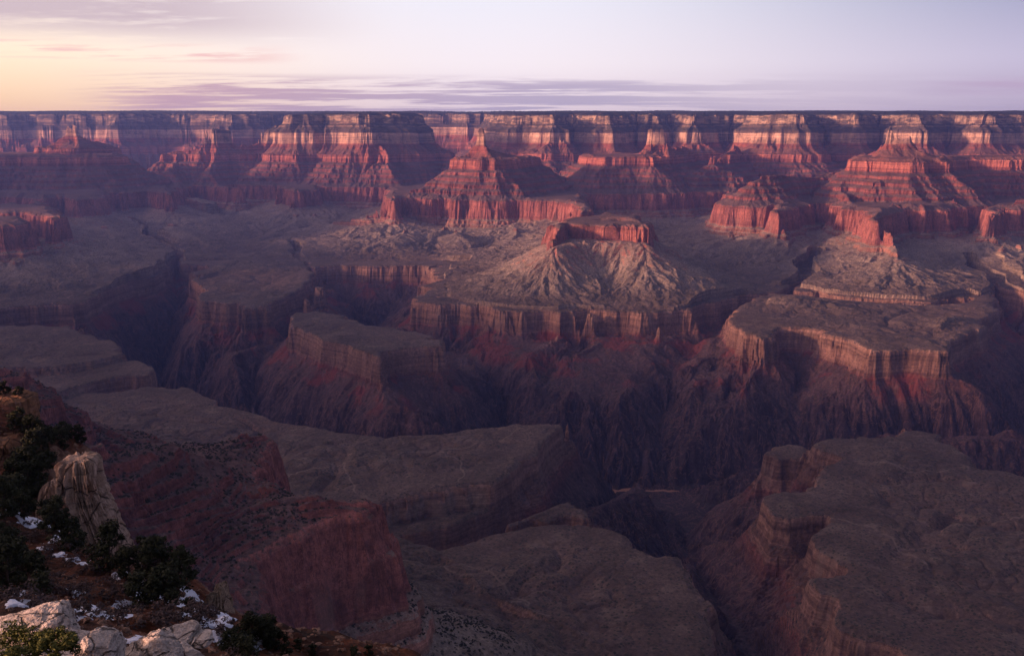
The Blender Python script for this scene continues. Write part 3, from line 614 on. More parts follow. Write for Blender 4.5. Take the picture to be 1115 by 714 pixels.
def emit_canyon(mat):
    U, Y, X, YY, Z, LV, TT, own = build_canyon()
    n, m = X.shape
    path = np.zeros_like(X)
    for pts in TRAILS:
        w = np.array([at_level(a, b, 600, -60) for a, b in pts])
        b_ = (X > w[:, 0].min() - 30) & (X < w[:, 0].max() + 30) & (YY > w[:, 1].min() - 30) & (YY < w[:, 1].max() + 30)
        xx = X[b_] + 9 * noise(X[b_] / 45, YY[b_] / 45, 401); yy = YY[b_] + 9 * noise(X[b_] / 45, YY[b_] / 45, 402)
        d = np.full(xx.shape, 1e9)
        for j in range(len(w) - 1): d = np.minimum(d, seg_dist(xx, yy, w[j], w[j + 1])[0])
        path[b_] = np.maximum(path[b_], 1 - sstep(.6, 3.6, d))
    idx = np.arange(n * m, dtype=np.int32).reshape(n, m)
    q = np.stack([idx[:-1, :-1], idx[:-1, 1:], idx[1:, 1:], idx[1:, :-1]], -1).reshape(-1, 4)
    own = own[:-1, :-1].copy()
    keys = list(NOWN) + ['gorge']
    own[TT[:-1, :-1] < 330] = len(NOWN)
    own = own.ravel(); own[own < 0] = len(NOWN)
    V = np.stack([X, YY, Z], -1).reshape(-1, 3); LVr = LV.ravel(); PA = path.ravel()
    for k, key in enumerate(keys):
        f = q[own == k]
        if len(f) < 50: continue
        used = np.zeros(n * m, bool); used[f.ravel()] = True
        mp = np.cumsum(used, dtype=np.int32) - 1
        nm, lab = NAMES[key]
        o = mesh_obj(nm, V[used], mp[f], [mat], {'level': LVr[used], 'path': PA[used]})
        tag(o, lab, None, kind='structure')
    print('terrain', n, m, n * m)
    # river
    wm, nt = new_mat('muddy_water'); pos = nt.new('ShaderNodeTexCoord').outputs['Object']
    finish(nt, (.30, .17, .12), .25, bump(nt, nt.noise(pos, .15, 4), .5), .5)
    w = CARVES[0][0]; V = []; F_ = []
    for j in range(len(w)):
        a = w[max(0, j - 1)]; b = w[min(len(w) - 1, j + 1)]; d = np.array([b[0] - a[0], b[1] - a[1]]); d /= np.linalg.norm(d); nx, ny = -d[1], d[0]
        zz = -1416 + .5 * 0
        if w[j, 2] > 60: break
        V += [(w[j, 0] + nx * 34, w[j, 1] + ny * 34, zz), (w[j, 0] - nx * 34, w[j, 1] - ny * 34, zz)]
        if j: k = 2 * j; F_.append((k - 2, k - 1, k + 1, k))
    tag(mesh_obj('river', V, F_, [wm]), 'muddy river at the bottom of the inner gorge', None, kind='structure')

def canyon_height(x, y):
    TS, DZ, TX, TY, AP, AX, AY = MACRO
    z, lv, t, a = height(np.asarray(x, float), np.asarray(y, float), TS, DZ, TX, TY, AP, AX, AY, CELL, GX0, GY0, OCTS)
    return z, t
# ------------------------------------------------------------------ the near slope below the camera
def at_xyz(px, py, y):
    mx, mz = interp_ray(px, py); return (mx * y, y, mz * y)
CTRL = [at_xyz(*p) for p in [(-60, 440, 215), (0, 470, 205), (60, 484, 200), (100, 492, 195), (20, 500, 170), (55, 520, 168), (-80, 540, 150), (0, 540, 150), (40, 575, 145), (75, 590, 142), (110, 612, 135), (145, 612, 132),
    (-60, 610, 105), (0, 615, 102), (60, 625, 104), (120, 640, 100), (180, 636, 116), (205, 640, 116), (228, 652, 108), (246, 668, 98), (60, 655, 80), (120, 665, 78), (180, 670, 82), (0, 660, 70), (230, 685, 78), (280, 694, 80), (330, 700, 76), (400, 706, 72), (440, 711, 70),
    (60, 700, 52), (150, 714, 50), (250, 714, 56), (350, 730, 52), (440, 750, 50), (520, 790, 38), (600, 850, 26), (0, 760, 26), (120, 780, 24), (240, 790, 24), (340, 830, 20), (450, 900, 15), (700, 980, 14)]]
CTRL += [(0, 0, -1.75), (-6, 2, -2.2), (6, 1, -2.4), (0, -12, -1.2), (-16, -10, -1.5), (12, -14, -1.9), (-9, 10, -6.4), (0, 8, -5.6), (9, 7, -7.5), (-40, -10, -8), (-90, 0, -22), (-160, 60, -40), (-220, 160, -56), (-230, 240, -58),
         (30, 20, -26), (60, 0, -40), (50, 60, -78), (20, 90, -92), (-5, 118, -104), (-30, 145, -112), (-60, 175, -122), (-85, 205, -126), (-100, 240, -128), (-160, 280, -132), (-235, 300, -120), (-75, 150, -86)]
CTRL = np.array(CTRL, float)
def _rbf_fit(C):
    d = np.sqrt(((C[:, None, :2] - C[None, :, :2]) ** 2).sum(-1)); n = len(C)
    A = np.zeros((n + 3, n + 3)); A[:n, :n] = d + np.eye(n) * .6; A[:n, n:] = np.c_[np.ones(n), C[:, :2]]; A[n:, :n] = A[:n, n:].T
    return np.linalg.solve(A, np.r_[C[:, 2], 0, 0, 0])
_W = _rbf_fit(CTRL)
def near_base(x, y):
    x = np.asarray(x, float); y = np.asarray(y, float); r = _W[-3] + _W[-2] * x + _W[-1] * y
    for i, c in enumerate(CTRL): r = r + _W[i] * np.sqrt((x - c[0]) ** 2 + (y - c[1]) ** 2)
    return r
def near_z(x, y):
    x = np.asarray(x, float); y = np.asarray(y, float)
    z = near_base(x, y); d = sstep(8, 60, np.hypot(x, y))
    z = z + d * (1.5 * fbm(x / 17, y / 17, 201, 4) + .9 * np.abs(noise(x / 5.5, y / 5.5, 205)) + .3 * fbm(x / 1.6, y / 1.6, 207, 2)) + .10 * fbm(x / 1.2, y / 1.2, 209, 3)
    st = 3.2; k = z / st + .4 * noise(x / 20, y / 20, 211); fl = np.floor(k); fr = k - fl
    zz = (fl + sstep(.15, .85, fr) - .4 * noise(x / 20, y / 20, 211)) * st
    return z + (zz - z) * .55 * d * sstep(-.2, .5, noise(x / 26, y / 26, 213))
def hit(px, py, lo=9.0, hi=320.0):
    """where the ray through a picture position meets the near slope"""
    mx, mz = interp_ray(px, py)
    ys = np.linspace(lo, hi, 1600); z = near_z(mx * ys, ys)
    b = np.nonzero(mz * ys < z)[0]
    y = ys[b[0]] if len(b) else hi
    return (mx * y, y, float(near_z(mx * y, y)))

def near_soil():
    m, nt = new_mat('slope_soil'); geo = nt.new('ShaderNodeNewGeometry'); pos = geo.outputs['Position']
    n1 = nt.noise(pos, .12, 5, .6); n2 = nt.noise(pos, 1.3, 6, .7); n3 = nt.noise(pos, .05, 3)
    c = nt.ramp(n1, [(.3, (.035, .022, .018)), (.45, (.11, .038, .020)), (.55, (.19, .064, .032)), (.7, (.22, .095, .052))])
    c = nt.mix(nt.maprange(n2, .35, .75), c, (.032, .026, .022))
    c = nt.mix(nt.math('MULTIPLY', nt.maprange(n2, .25, .34, 1, 0), .7), c, (.33, .24, .18))
    sep = nt.new('ShaderNodeSeparateXYZ'); nt.link(geo.outputs['Normal'], sep.inputs[0])
    steep = nt.maprange(sep.outputs[2], .45, .68, 1, 0)
    rock = nt.ramp(n2, [(.3, (.14, .075, .045)), (.5, (.30, .18, .115)), (.7, (.40, .28, .20))])
    c = nt.mix(nt.math('MULTIPLY', steep, .85), c, rock)
    far = nt.maprange(n3, .4, .6)
    c = nt.mix(nt.math('MULTIPLY', far, .5), c, (.06, .038, .030))
    finish(nt, c, .95, bump(nt, nt.math('ADD', n2, nt.noise(pos, 5, 4, .7)), .25, .8), .1)
    return m
def limestone(name, base=(.64, .56, .49), stain=(.34, .16, .07), amt=.5, sc=1.0):
    m, nt = new_mat(name); tc = nt.new('ShaderNodeTexCoord'); pos = tc.outputs['Object']
    n1 = nt.noise(pos, .9 * sc, 5, .6, .5); n2 = nt.noise(pos, 7 * sc, 6, .7); n3 = nt.noise(nt.vmul(pos, (1, 1, 3.2)), 1.8 * sc, 5, .65, .4)
    c = nt.mix(nt.maprange(n2, .32, .62), tuple(v * .55 for v in base), base)
    c = nt.mix(nt.math('MULTIPLY', nt.maprange(n1, .52, .68), amt), c, stain)
    c = nt.mix(nt.math('MULTIPLY', nt.maprange(n3, .36, .44, 1, 0), .6), c, (.075, .06, .055))
    vo = nt.new('ShaderNodeTexVoronoi', feature='DISTANCE_TO_EDGE'); vo.inputs['Scale'].default_value = 1.3 * sc
    nt.link(nt.mix(.25, pos, nt.noise(pos, 2.2 * sc, 4, .6, out=1), 'ADD'), vo.inputs['Vector'])
    crk = nt.maprange(vo.outputs['Distance'], .0, .035, 1, 0)
    crk = nt.math('MULTIPLY', crk, nt.maprange(n1, .35, .5))
    c = nt.mix(nt.math('MULTIPLY', crk, .85), c, (.05, .04, .035))
    pit = nt.noise(pos, 26 * sc, 4, .6)
    c = nt.mix(nt.math('MULTIPLY', nt.maprange(pit, .30, .40, 1, 0), .55), c, (.06, .055, .05))
    h = nt.math('ADD', nt.math('ADD', n2, nt.math('MULTIPLY', pit, .3)), nt.math('MULTIPLY', crk, -.8))
    finish(nt, c, .92, bump(nt, nt.math('ADD', h, nt.math('MULTIPLY', n3, 1.2)), .09 / sc, 1.0), .15)
    return m

def ico(sub):
    import bmesh
    bm = bmesh.new(); bmesh.ops.create_icosphere(bm, subdivisions=sub, radius=1.0)
    v = np.array([p.co[:] for p in bm.verts]); f = np.array([[q.index for q in p.verts] for p in bm.faces]); bm.free()
    return v, f
def n3d(v, s, seed):
    return (noise(v[:, 0] * s + v[:, 2] * s * .71, v[:, 1] * s - v[:, 2] * s * .53, seed) + noise(v[:, 2] * s + 3.1, v[:, 0] * s + v[:, 1] * s * .6, seed + 3) + noise(v[:, 1] * s - 1.7, v[:, 2] * s + 9, seed + 5)) / 2
ICO = {}
def boulder(name, size, seed, mat, cuts=9, rough=.10, tilt=(0, 0, 0), strata=.0, sub=6, sharp=.05):
    """angular weathered block: a ball cut by planes, bedded and pitted"""
    if sub not in ICO: ICO[sub] = ico(sub)
    v, f = ICO[sub]; v = v.copy(); R = random.Random(seed)
    v = np.sign(v) * np.abs(v) ** .72
    for _ in range(cuts):
        n = np.array([R.gauss(0, 1), R.gauss(0, 1), R.gauss(0, .8)]); n /= np.linalg.norm(n); d = R.uniform(.62, .95)
        s = v @ n - d; k = s > 0
        v[k] -= np.outer(s[k] * (1 - sharp), n)
    L = 1 + rough * n3d(v, 1.7, seed) + rough * .55 * n3d(v, 4.3, seed + 20) + rough * .3 * n3d(v, 10, seed + 40) + rough * .26 * n3d(v, 24, seed + 60)
    if strata:
        zz = v[:, 2] * 4.5 + .6 * n3d(v, 1.3, seed + 80); L = L - strata * np.clip(np.abs((zz % 1) - .5) * 4 - 1.2, 0, 1) * (np.abs(v[:, 2]) < .93)
    v = v * L[:, None] * np.array(size) * .5
    from mathutils import Euler
    M = np.array(Euler([math.radians(a) for a in tilt]).to_matrix()); v = v @ M.T
    o = mesh_obj(name, v, f, [mat]); return o

def lofted_rock(name, rows, y0, half, mat, seed, n=220, m=260, flute=.9, down=8.0):
    """rows: (py, left px, right px) of the outline at depth y0 -> a standing rock with its own thickness"""
    rows = np.array(rows, float); zs = []; cx = []; hw = []
    for py, l, r in rows:
        a = at_xyz(l, py, y0); b = at_xyz(r, py, y0); zs.append(a[2]); cx.append((a[0] + b[0]) / 2); hw.append((b[0] - a[0]) / 2)
    zs = np.array(zs)[::-1]; cx = np.array(cx)[::-1]; hw = np.array(hw)[::-1]
    z = np.linspace(zs[0] - down, zs[-1], m); th = np.linspace(0, 2 * math.pi, n, endpoint=False)
    C = np.interp(z, zs, cx); H = np.interp(z, zs, hw)
    A, Zg = np.meshgrid(th, z); Cg = C[:, None]; Hg = H[:, None]
    e = .62
    ca = np.sign(np.cos(A)) * np.abs(np.cos(A)) ** e; sa = np.sign(np.sin(A)) * np.abs(np.sin(A)) ** e
    dep = half * (1 + (zs[-1] - Zg) / (zs[-1] - zs[0]) * .5)
    top = 1 - sstep(zs[-1] - .7, zs[-1], Zg) * .14
    wx = ca * Hg; wy = sa * dep
    # flutes, joints and beds, in world size
    s = np.cos(A) * 6; q = np.sin(A) * 6
    fl = flute * (.8 * (np.abs(noise(s * .55 + q * .4, Zg * .05 + q * .3, seed)) - .35) + .45 * noise(s * 1.4 - q * .9, Zg * .13, seed + 2) + .25 * noise(s * 3 + q * 2.2, Zg * .5, seed + 4))
    crack = np.minimum(np.abs(noise(s * .62 - q * .5, Zg * .03, seed + 8)) * 9, 1)
    bed = .32 * (np.clip(np.abs(((Zg * .55 + .5 * noise(s * .3, q * .3, seed + 6)) % 1) - .5) * 5 - 1.3, 0, 1)) * sstep(-.3, .4, noise(s * .2, Zg * .12, seed + 7))
    lump = .5 * np.abs(noise(s * 1.1, Zg * .45, seed + 11)) * sstep(.0, .5, (zs[-1] - Zg) / (zs[-1] - zs[0]) - .25)
    r = fl + lump - bed - .8 * (1 - crack)
    nrm = np.stack([ca, sa], -1); nrm /= np.linalg.norm(nrm, axis=-1, keepdims=True) + 1e-9
    X = Cg + wx * top + nrm[..., 0] * r; Yw = y0 + wy * top + nrm[..., 1] * r
    zt = Zg + .4 * noise(s * .8, q * .8, seed + 12) * sstep(zs[-1] - 3, zs[-1], Zg)
    ox, oy, oz = cx[0], y0, zs[0]
    V = np.stack([X - ox, Yw - oy, zt - oz], -1).reshape(-1, 3)
    idx = np.arange(n * m).reshape(m, n); nx = np.roll(idx, -1, 1)
    Fq = np.stack([idx[:-1], nx[:-1], nx[1:], idx[1:]], -1).reshape(-1, 4)
    # cap: rings shrinking to the centre
    rings = [idx[-1]]; base = V[idx[-1]]; c0 = base.mean(0); vs = [V]; cnt = len(V)
    for k in range(1, 26):
        g = 1 - k / 25.5; p = c0 + (base - c0) * g
        sm = np.mean([np.roll(base, q_, 0) for q_ in range(-30, 31, 3)], 0); p = c0 + (base * g ** 3 + sm * (1 - g ** 3) - c0) * g
        p[:, 2] = (base[:, 2] * g ** 3 + c0[2] * (1 - g ** 3)) + .25 * (1 - g) + .35 * noise(p[:, 0] * .6, p[:, 1] * .6, seed + 15) * min(1, k / 4)
        vs.append(p); rings.append(np.arange(cnt, cnt + n)); cnt += n
    for a, b in zip(rings[:-1], rings[1:]):
        Fq = np.vstack([Fq, np.stack([a, np.roll(a, -1), np.roll(b, -1), b], -1)])
    o = mesh_obj(name, np.vstack(vs), Fq, [mat]); o.location = (ox, oy, oz); return o

# ---- trees
def foliage(name, c1, c2):
    m, nt = new_mat(name); oi = nt.new('ShaderNodeObjectInfo'); geo = nt.new('ShaderNodeNewGeometry')
    r = nt.math('FRACT', nt.math('ADD', geo.outputs['Random Per Island'], oi.outputs['Random']))
    c = nt.mix(r, c1, c2); finish(nt, c, .85, None, .1); return m
def bark():
    m, nt = new_mat('bark'); tc = nt.new('ShaderNodeTexCoord'); n = nt.noise(nt.vmul(tc.outputs['Object'], (6, 6, 1)), 3, 5, .7)
    finish(nt, nt.ramp(n, [(.3, (.035, .025, .02)), (.7, (.13, .095, .075))]), .95, bump(nt, n, .05), .1); return m
def tube(path, rad, k=7):
    V = []; Fc = []
    for i, (p, r) in enumerate(zip(path, rad)):
        for j in range(k):
            a = 2 * math.pi * j / k; V.append((p[0] + r * math.cos(a), p[1] + r * math.sin(a), p[2]))
    for i in range(len(path) - 1):
        for j in range(k): Fc.append((i * k + j, i * k + (j + 1) % k, (i + 1) * k + (j + 1) % k, (i + 1) * k + j))
    return V, Fc
def crown_quads(R, clumps, per, leaf):
    V = []; n = 0
    for (cx, cy, cz, cr) in clumps:
        for _ in range(per):
            d = np.array([R.gauss(0, 1), R.gauss(0, 1), R.gauss(0, 1)]); d /= np.linalg.norm(d) + 1e-6
            p = np.array([cx, cy, cz]) + d * cr * R.uniform(.55, 1.05) * np.array([1, 1, .8])
            a = np.array([R.gauss(0, 1), R.gauss(0, 1), R.gauss(0, .6)]); a /= np.linalg.norm(a); b = np.cross(a, d + .3); b /= np.linalg.norm(b) + 1e-6
            s = leaf * R.uniform(.6, 1.4)
            V += [p - a * s, p + b * s * .5, p + a * s, p - b * s * .5]; n += 1
    V = np.array(V); return V, np.arange(n * 4).reshape(-1, 4)
def make_tree(h, w, seed, fol, brk, per=70, nclump=34, leaf=.17, lean=.1):
    R = random.Random(seed)
    e = bpy.data.objects.new('juniper_tree', None); COL.objects.link(e); e.empty_display_size = .5
    lx, ly = R.uniform(-lean, lean) * h, R.uniform(-lean, lean) * h
    TV, TF = [], []
    def add(path, rad):
        v, f = tube(path, rad); o = len(TV); TV.extend(v); TF.extend([tuple(i + o for i in q) for q in f])
    path = [(lx * t * t + .06 * h * math.sin(3 * t + seed) * t, ly * t * t, h * .86 * t - .3) for t in np.linspace(0, 1, 8)]
    add(path, [.055 * h * (1 - .85 * t) for t in np.linspace(0, 1, 8)])
    clumps = []
    for i in range(nclump):
        t = R.uniform(.16, 1.0); a = R.uniform(0, 6.28); prof = math.sin(min(1, t * 1.25 + .12) * math.pi * .62) if t < .5 else (1 - ((t - .5) / .58) ** 2) ** .5 * .95
        rr = w * .5 * prof * R.uniform(.35, 1.0)
        p = (lx * t + rr * math.cos(a), ly * t + rr * math.sin(a), h * t)
        clumps.append((*p, w * R.uniform(.10, .20)))
        if i % 2 == 0:
            b = path[min(7, int(t * 6))]; add([b, ((b[0] + p[0]) / 2, (b[1] + p[1]) / 2, (b[2] + p[2]) / 2 - .05 * h), p], [.02 * h, .013 * h, .005 * h])
    tr = mesh_obj('trunk', np.array(TV), np.array(TF), [brk]); tr.parent = e
    V, Fq = crown_quads(R, clumps, per, leaf)
    cr = mesh_obj('crown', V, Fq, [fol]); cr.parent = e
    return e
def copy_tree(o, loc, rz, s, label=None, group=None, cat=None):
    c = o.copy(); COL.objects.link(c); c.location = loc; c.rotation_euler = (0, 0, rz); c.scale = (s, s, s)
    for ch in list(o.children):
        d = ch.copy(); COL.objects.link(d); d.parent = c
    return tag(c, label, cat, group)

def build_near():
    soil = near_soil()
    # ---- ground: fine grid under the camera and down the slope
    xs = np.arange(-235, 62, .55); ys = np.arange(-16, 300, .55); X, Y = np.meshgrid(xs, ys); Z = near_z(X, Y)
    idx = np.arange(X.size).reshape(X.shape); q = np.stack([idx[:-1, :-1], idx[:-1, 1:], idx[1:, 1:], idx[1:, :-1]], -1).reshape(-1, 4)
    tag(mesh_obj('slope', np.stack([X, Y, Z], -1).reshape(-1, 3), q, [soil]), 'red brown soil slope dropping away below the viewpoint', None, kind='structure')
    # ---- pale pinnacle and crags
    cream = limestone('cream_cliff_rock', (.52, .38, .29), (.30, .11, .045), .75, .16)
    tan = limestone('orange_cliff_rock', (.28, .15, .085), (.20, .07, .03), .6, .16)
    tag(lofted_rock('rock_pinnacle', [(498, 70, 103), (505, 68, 105), (518, 70, 106), (530, 71, 109), (545, 75, 114), (560, 82, 121), (575, 88, 126), (590, 94, 132), (605, 100, 137), (618, 104, 140)], 146, 3.6, cream, 5, 300, 340, 1.25),
        'tall cream and orange rock pinnacle standing above the dark junipers', 'rock')
    tag(lofted_rock('rock_outcrop', [(524, 52, 64), (535, 48, 68), (550, 47, 72), (568, 48, 74)], 150, 3.0, cream, 25, 120, 120, .5, 5), 'lower pale rock shoulder left of the pinnacle, half hidden by junipers', 'rock')
    tag(lofted_rock('rock_buttress', [(430, -40, 34), (445, -45, 37), (460, -50, 36), (480, -50, 38), (500, -50, 40)], 212, 6, tan, 35, 200, 200, .8, 12), 'square ochre cliff buttress at the left edge, junipers on top', 'rock')
    tag(lofted_rock('rock_outcrop', [(478, -30, 18), (490, -30, 23), (505, -30, 25), (530, -30, 20), (560, -30, 22)], 172, 5, tan, 45, 160, 160, .8, 6), 'orange rock face at the left edge beneath the ochre buttress', 'rock')
    tag(lofted_rock('rock_outcrop', [(641, 231, 245), (650, 227, 246), (660, 224, 247), (672, 222, 249)], 104, 2.2, limestone('tan_rock', (.36, .27, .19), (.28, .14, .07), .5, .3), 55, 120, 100, .4, 3), 'small tan rock wall at the edge beside the biggest snow patch', 'rock')
    # ---- boulders in front
    lime = limestone('pale_limestone')
    def put(px, py, y, size, seed, label, tilt, **k):
        o = boulder('limestone_boulder', size, seed, lime, tilt=tilt, **k); o.location = at_xyz(px, py, y); tag(o, label, 'boulder', 'pale limestone boulders in front'); return o
    put(22, 700, 17.0, (2.35, 1.9, 1.30), 3, 'largest pale boulder in the bottom left corner with an orange right end', (4, -9, 12), strata=.05, rough=.09, cuts=8)
    put(85, 703, 16.6, (.86, .9, .72), 8, 'squarish pale block between the largest boulder and the flat slab', (0, 6, 20), cuts=12, rough=.07)
    put(108, 712, 15.8, (.95, 1.2, .62), 12, 'flat tilted pale slab right of the squarish block', (5, 20, -8), strata=.08, rough=.07)
    put(160, 722, 16.6, (1.30, 1.3, 1.10), 21, 'lumpy rounded pale boulder at the bottom edge beside the slab', (3, -8, 40), rough=.14, cuts=7)
    put(193, 692, 18.5, (.98, 1.0, .42), 27, 'flattened pale boulder lying on top of the right hand rock pile', (0, -6, 10), strata=.05, rough=.10)
    put(219, 698, 18.4, (.62, .7, .36), 31, 'small wedge shaped pale rock at the right end of the rock pile', (4, -16, -20), rough=.08, cuts=12)
    put(205, 726, 17.6, (1.05, 1.1, .85), 38, 'brown stained pale boulder carrying the flattened boulder', (0, 4, 60), strata=.06, rough=.10)
    put(40, 742, 15.5, (3.6, 2.4, 1.2), 44, 'pale bedrock block at the very bottom left under the green shrubs', (0, 3, 8), rough=.08)
    # ---- junipers
    fol = foliage('juniper_foliage', (.018, .023, .013), (.048, .053, .028)); brk = bark(); gry = foliage('dry_brush', (.06, .045, .045), (.12, .09, .085)); olive = foliage('green_shrub_leaves', (.07, .08, .022), (.13, .14, .045))
    protos = [make_tree(4.2, 3.4, 1, fol, brk), make_tree(5.2, 3.2, 2, fol, brk), make_tree(3.4, 3.6, 3, fol, brk, 60), make_tree(4.8, 4.0, 4, fol, brk, 80), make_tree(3.0, 2.6, 6, fol, brk, 50, 26)]
    used = [False] * len(protos)
    def tree(px, py, s, kind, label, R=random.Random(9), dz=0, y=None, cat='juniper', group='dark junipers on the near slope'):
        p = hit(px, py) if y is None else at_xyz(px, py, y)
        p = (p[0], p[1], p[2] - .15 + dz); rz = R.uniform(0, 6.28)
        if not used[kind]:
            used[kind] = True; o = protos[kind]; o.location = p; o.rotation_euler = (0, 0, rz); o.scale = (s, s, s); return tag(o, label, cat, group)
        return copy_tree(protos[kind], p, rz, s, label, group, cat)
    tree(118, 622, 1.25, 3, 'dark juniper hiding the foot of the pale pinnacle')
    tree(142, 630, 1.0, 0, 'juniper just right of the pinnacle foot')
    tree(160, 634, 1.1, 1, 'tallest of the junipers right of the pinnacle foot')
    tree(178, 640, 1.3, 3, 'broad black green juniper between two snow patches at the slope edge')
    tree(192, 652, 1.2, 1, 'juniper at the slope edge left of the forked snow patch')
    tree(160, 662, 1.2, 2, 'low wide juniper in the middle of the slope above the rock pile')
    tree(180, 668, 1.1, 0, 'juniper just above the flattened boulder')
    tree(206, 668, .62, 4, 'small green juniper between the long snow streak and the tan rock wall')
    tree(70, 592, 1.35, 1, 'juniper standing against the left foot of the pinnacle')
    tree(80, 602, 1.0, 3, 'dense juniper in front of the left pinnacle foot')
    tree(58, 578, 1.1, 0, 'juniper below the lower pale rock shoulder')
    for i, (a, b, s, k) in enumerate([(30, 545, 1.5, 3), (42, 530, 1.4, 1), (36, 512, 1.6, 3), (28, 520, 1.4, 0), (45, 500, 1.5, 1), (52, 512, 1.2, 2), (38, 490, 1.5, 3), (26, 478, 1.3, 1), (48, 484, 1.2, 4), (14, 556, 1.4, 0), (5, 566, 1.3, 3), (26, 566, 1.2, 2), (42, 558, 1.3, 1), (20, 540, 1.5, 3), (33, 535, 1.5, 1)]):
        tree(a, b, s, k, 'one of the black green junipers crowded between the ochre crags and the pinnacle', group='junipers crowded left of the pinnacle')
    for a, b, s, k in [(58, 482, 1.0, 4), (66, 479, 1.1, 2), (74, 481, 1.0, 4), (83, 480, 1.1, 2), (89, 484, .9, 4), (70, 490, .8, 4)]:
        tree(a, b, s, k, 'one of the small junipers along the skyline ridge above the pinnacle', group='small junipers on the ridge above the pinnacle')
    for a, b, s, k in [(5, 431, 1.2, 4), (20, 432, .9, 4), (-4, 432, 1.1, 2)]:
        tree(a, b, s, k, 'one of the junipers on the flat top of the ochre buttress', y=212, group='junipers on top of the ochre buttress')
    for a, b, s, k in [(6, 600, 1.0, 2), (18, 622, 1.1, 4), (30, 640, 1.2, 2), (8, 648, 1.1, 3), (48, 650, .9, 4), (22, 606, .9, 4), (2, 628, 1.1, 0)]:
        tree(a, b, s, k, 'one of the shadowy junipers on the red slope behind the largest boulder', group='junipers behind the largest boulder')
    for a, b, s, k in [(262, 708, .50, 2), (275, 703, .55, 3), (288, 704, .55, 0), (300, 708, .5, 2), (270, 716, .5, 4), (254, 714, .5, 2), (312, 713, .35, 4), (324, 708, .33, 4), (402, 713, .3, 4), (386, 715, .3, 4), (340, 713, .3, 4)]:
        tree(a, b, s, k, 'one of the green junipers at the bottom edge right of the rock pile', group='junipers at the bottom edge right of the rocks')
    # ---- brush
    R = random.Random(77)
    def make_bush(name, w, h, seed, mat, per=45, n=14, leaf=.10):
        r = random.Random(seed); cl = [(r.uniform(-.5, .5) * w, r.uniform(-.5, .5) * w, r.uniform(.1, .9) * h, w * r.uniform(.12, .24)) for _ in range(n)]
        V, Fq = crown_quads(r, cl, per, leaf); return mesh_obj(name, V, Fq, [mat])
    bush = [make_bush('dry_bush', 1.7, .9, 1, gry), make_bush('dry_bush', 2.3, 1.1, 2, gry)]
    first = True
    spots = [(88, 658), (94, 650), (120, 652), (64, 674), (88, 672), (60, 640), (46, 612), (36, 588), (100, 622), (76, 616), (90, 606), (52, 632), (108, 668), (132, 678), (72, 648), (140, 650), (224, 672), (216, 676), (228, 668), (14, 588), (30, 572), (60, 600), (148, 664), (118, 634), (170, 680), (40, 660), (10, 610), (200, 676), (240, 690), (258, 716), (64, 628), (24, 656)]
    for i, (a, b) in enumerate(spots):
        s0 = bush[i % 2]; p = hit(a, b); o = s0 if i < 2 else s0.copy()
        if i >= 2: COL.objects.link(o)
        o.location = p; o.rotation_euler = (0, 0, R.uniform(0, 6)); k = R.uniform(.7, 1.25); o.scale = (k, k, k)
        tag(o, 'one of the grey leafless bushes scattered over the red soil slope', 'bush', 'grey bushes on the red slope')
    g1 = make_bush('green_shrub', .95, .42, 5, olive, 160, 30, .028); g1.location = at_xyz(18, 716, 13.4); tag(g1, 'olive green shrub in front of the largest boulder at the left corner', 'shrub')
    g2 = make_bush('green_shrub', .50, .40, 6, olive, 150, 22, .026); g2.location = at_xyz(66, 714, 13.2); tag(g2, 'olive green shrub in front of the squarish block', 'shrub')
    # ---- snow
    snow_m, nt = new_mat('snow'); pos = nt.new('ShaderNodeTexCoord').outputs['Object']
    finish(nt, nt.ramp(nt.noise(pos, 1.5, 4), [(.3, (.62, .67, .78)), (.7, (.78, .82, .88))]), .6, bump(nt, nt.noise(pos, 4, 4), .1), .3)
    P_ = [(5, 562, 5, 2), (24, 561, 6, 2.2), (28, 571, 3, 2), (56, 573, 4, 3), (59, 588, 5, 4), (66, 604, 4, 1.4), (78, 608, 6, 1.6), (92, 614, 3, 1.4), (48, 597, 2, 1.2), (130, 627, 4, 1.8), (166, 631, 6, 2), (178, 632, 3, 1.6), (165, 637, 4, 1.8), (168, 650, 5, 5), (133, 661, 6, 4), (143, 657, 5, 4),
          (128, 673, 6, 4), (25, 647, 4, 3), (16, 657, 2, 1.6), (73, 664, 3, 2), (83, 674, 4, 3), (97, 664, 3, 1.6), (82, 645, 3, 1.5), (203, 643, 7, 3), (206, 652, 3, 5), (200, 661, 8, 3), (202, 670, 3, 2), (232, 671, 7, 5), (238, 682, 9, 5), (246, 676, 5, 7), (236, 688, 6, 3), (150, 694, 3, 2), (184, 656, 2, 1.3), (156, 634, 2, 1), (278, 702, 4, 1.2), (243, 696, 3, 1.2)]
    SV, SF = [], []; cnt = 0
    for i, (a, b, rx, ry) in enumerate(P_):
        c = hit(a, b); e = hit(a + rx, b); k = hit(a, b + ry)
        ru = 1.35 * max(.6, min(4.5, math.hypot(e[0] - c[0], e[1] - c[1]))); y1 = hit(a, b - ry)
        rv = 1.3 * max(.7, min(5.0, math.hypot(k[0] - c[0], k[1] - c[1]), math.hypot(y1[0] - c[0], y1[1] - c[1]) * 1.5))
        g = np.arange(-1.8, 1.8001, .05); u, v = np.meshgrid(g, g); x = c[0] + u * ru; y = c[1] + v * rv
        fld = 1 - (u * u + v * v) + .9 * fbm(x / .9, y / .9, 300 + i, 4) + .5 * fbm(x / 2.5, y / 2.5, 350 + i, 2)
        z = near_z(x, y) + np.clip(fld * .4, -.25, .13); n = len(g)
        idx = np.arange(n * n).reshape(n, n) + cnt; q = np.stack([idx[:-1, :-1], idx[:-1, 1:], idx[1:, 1:], idx[1:, :-1]], -1).reshape(-1, 4)
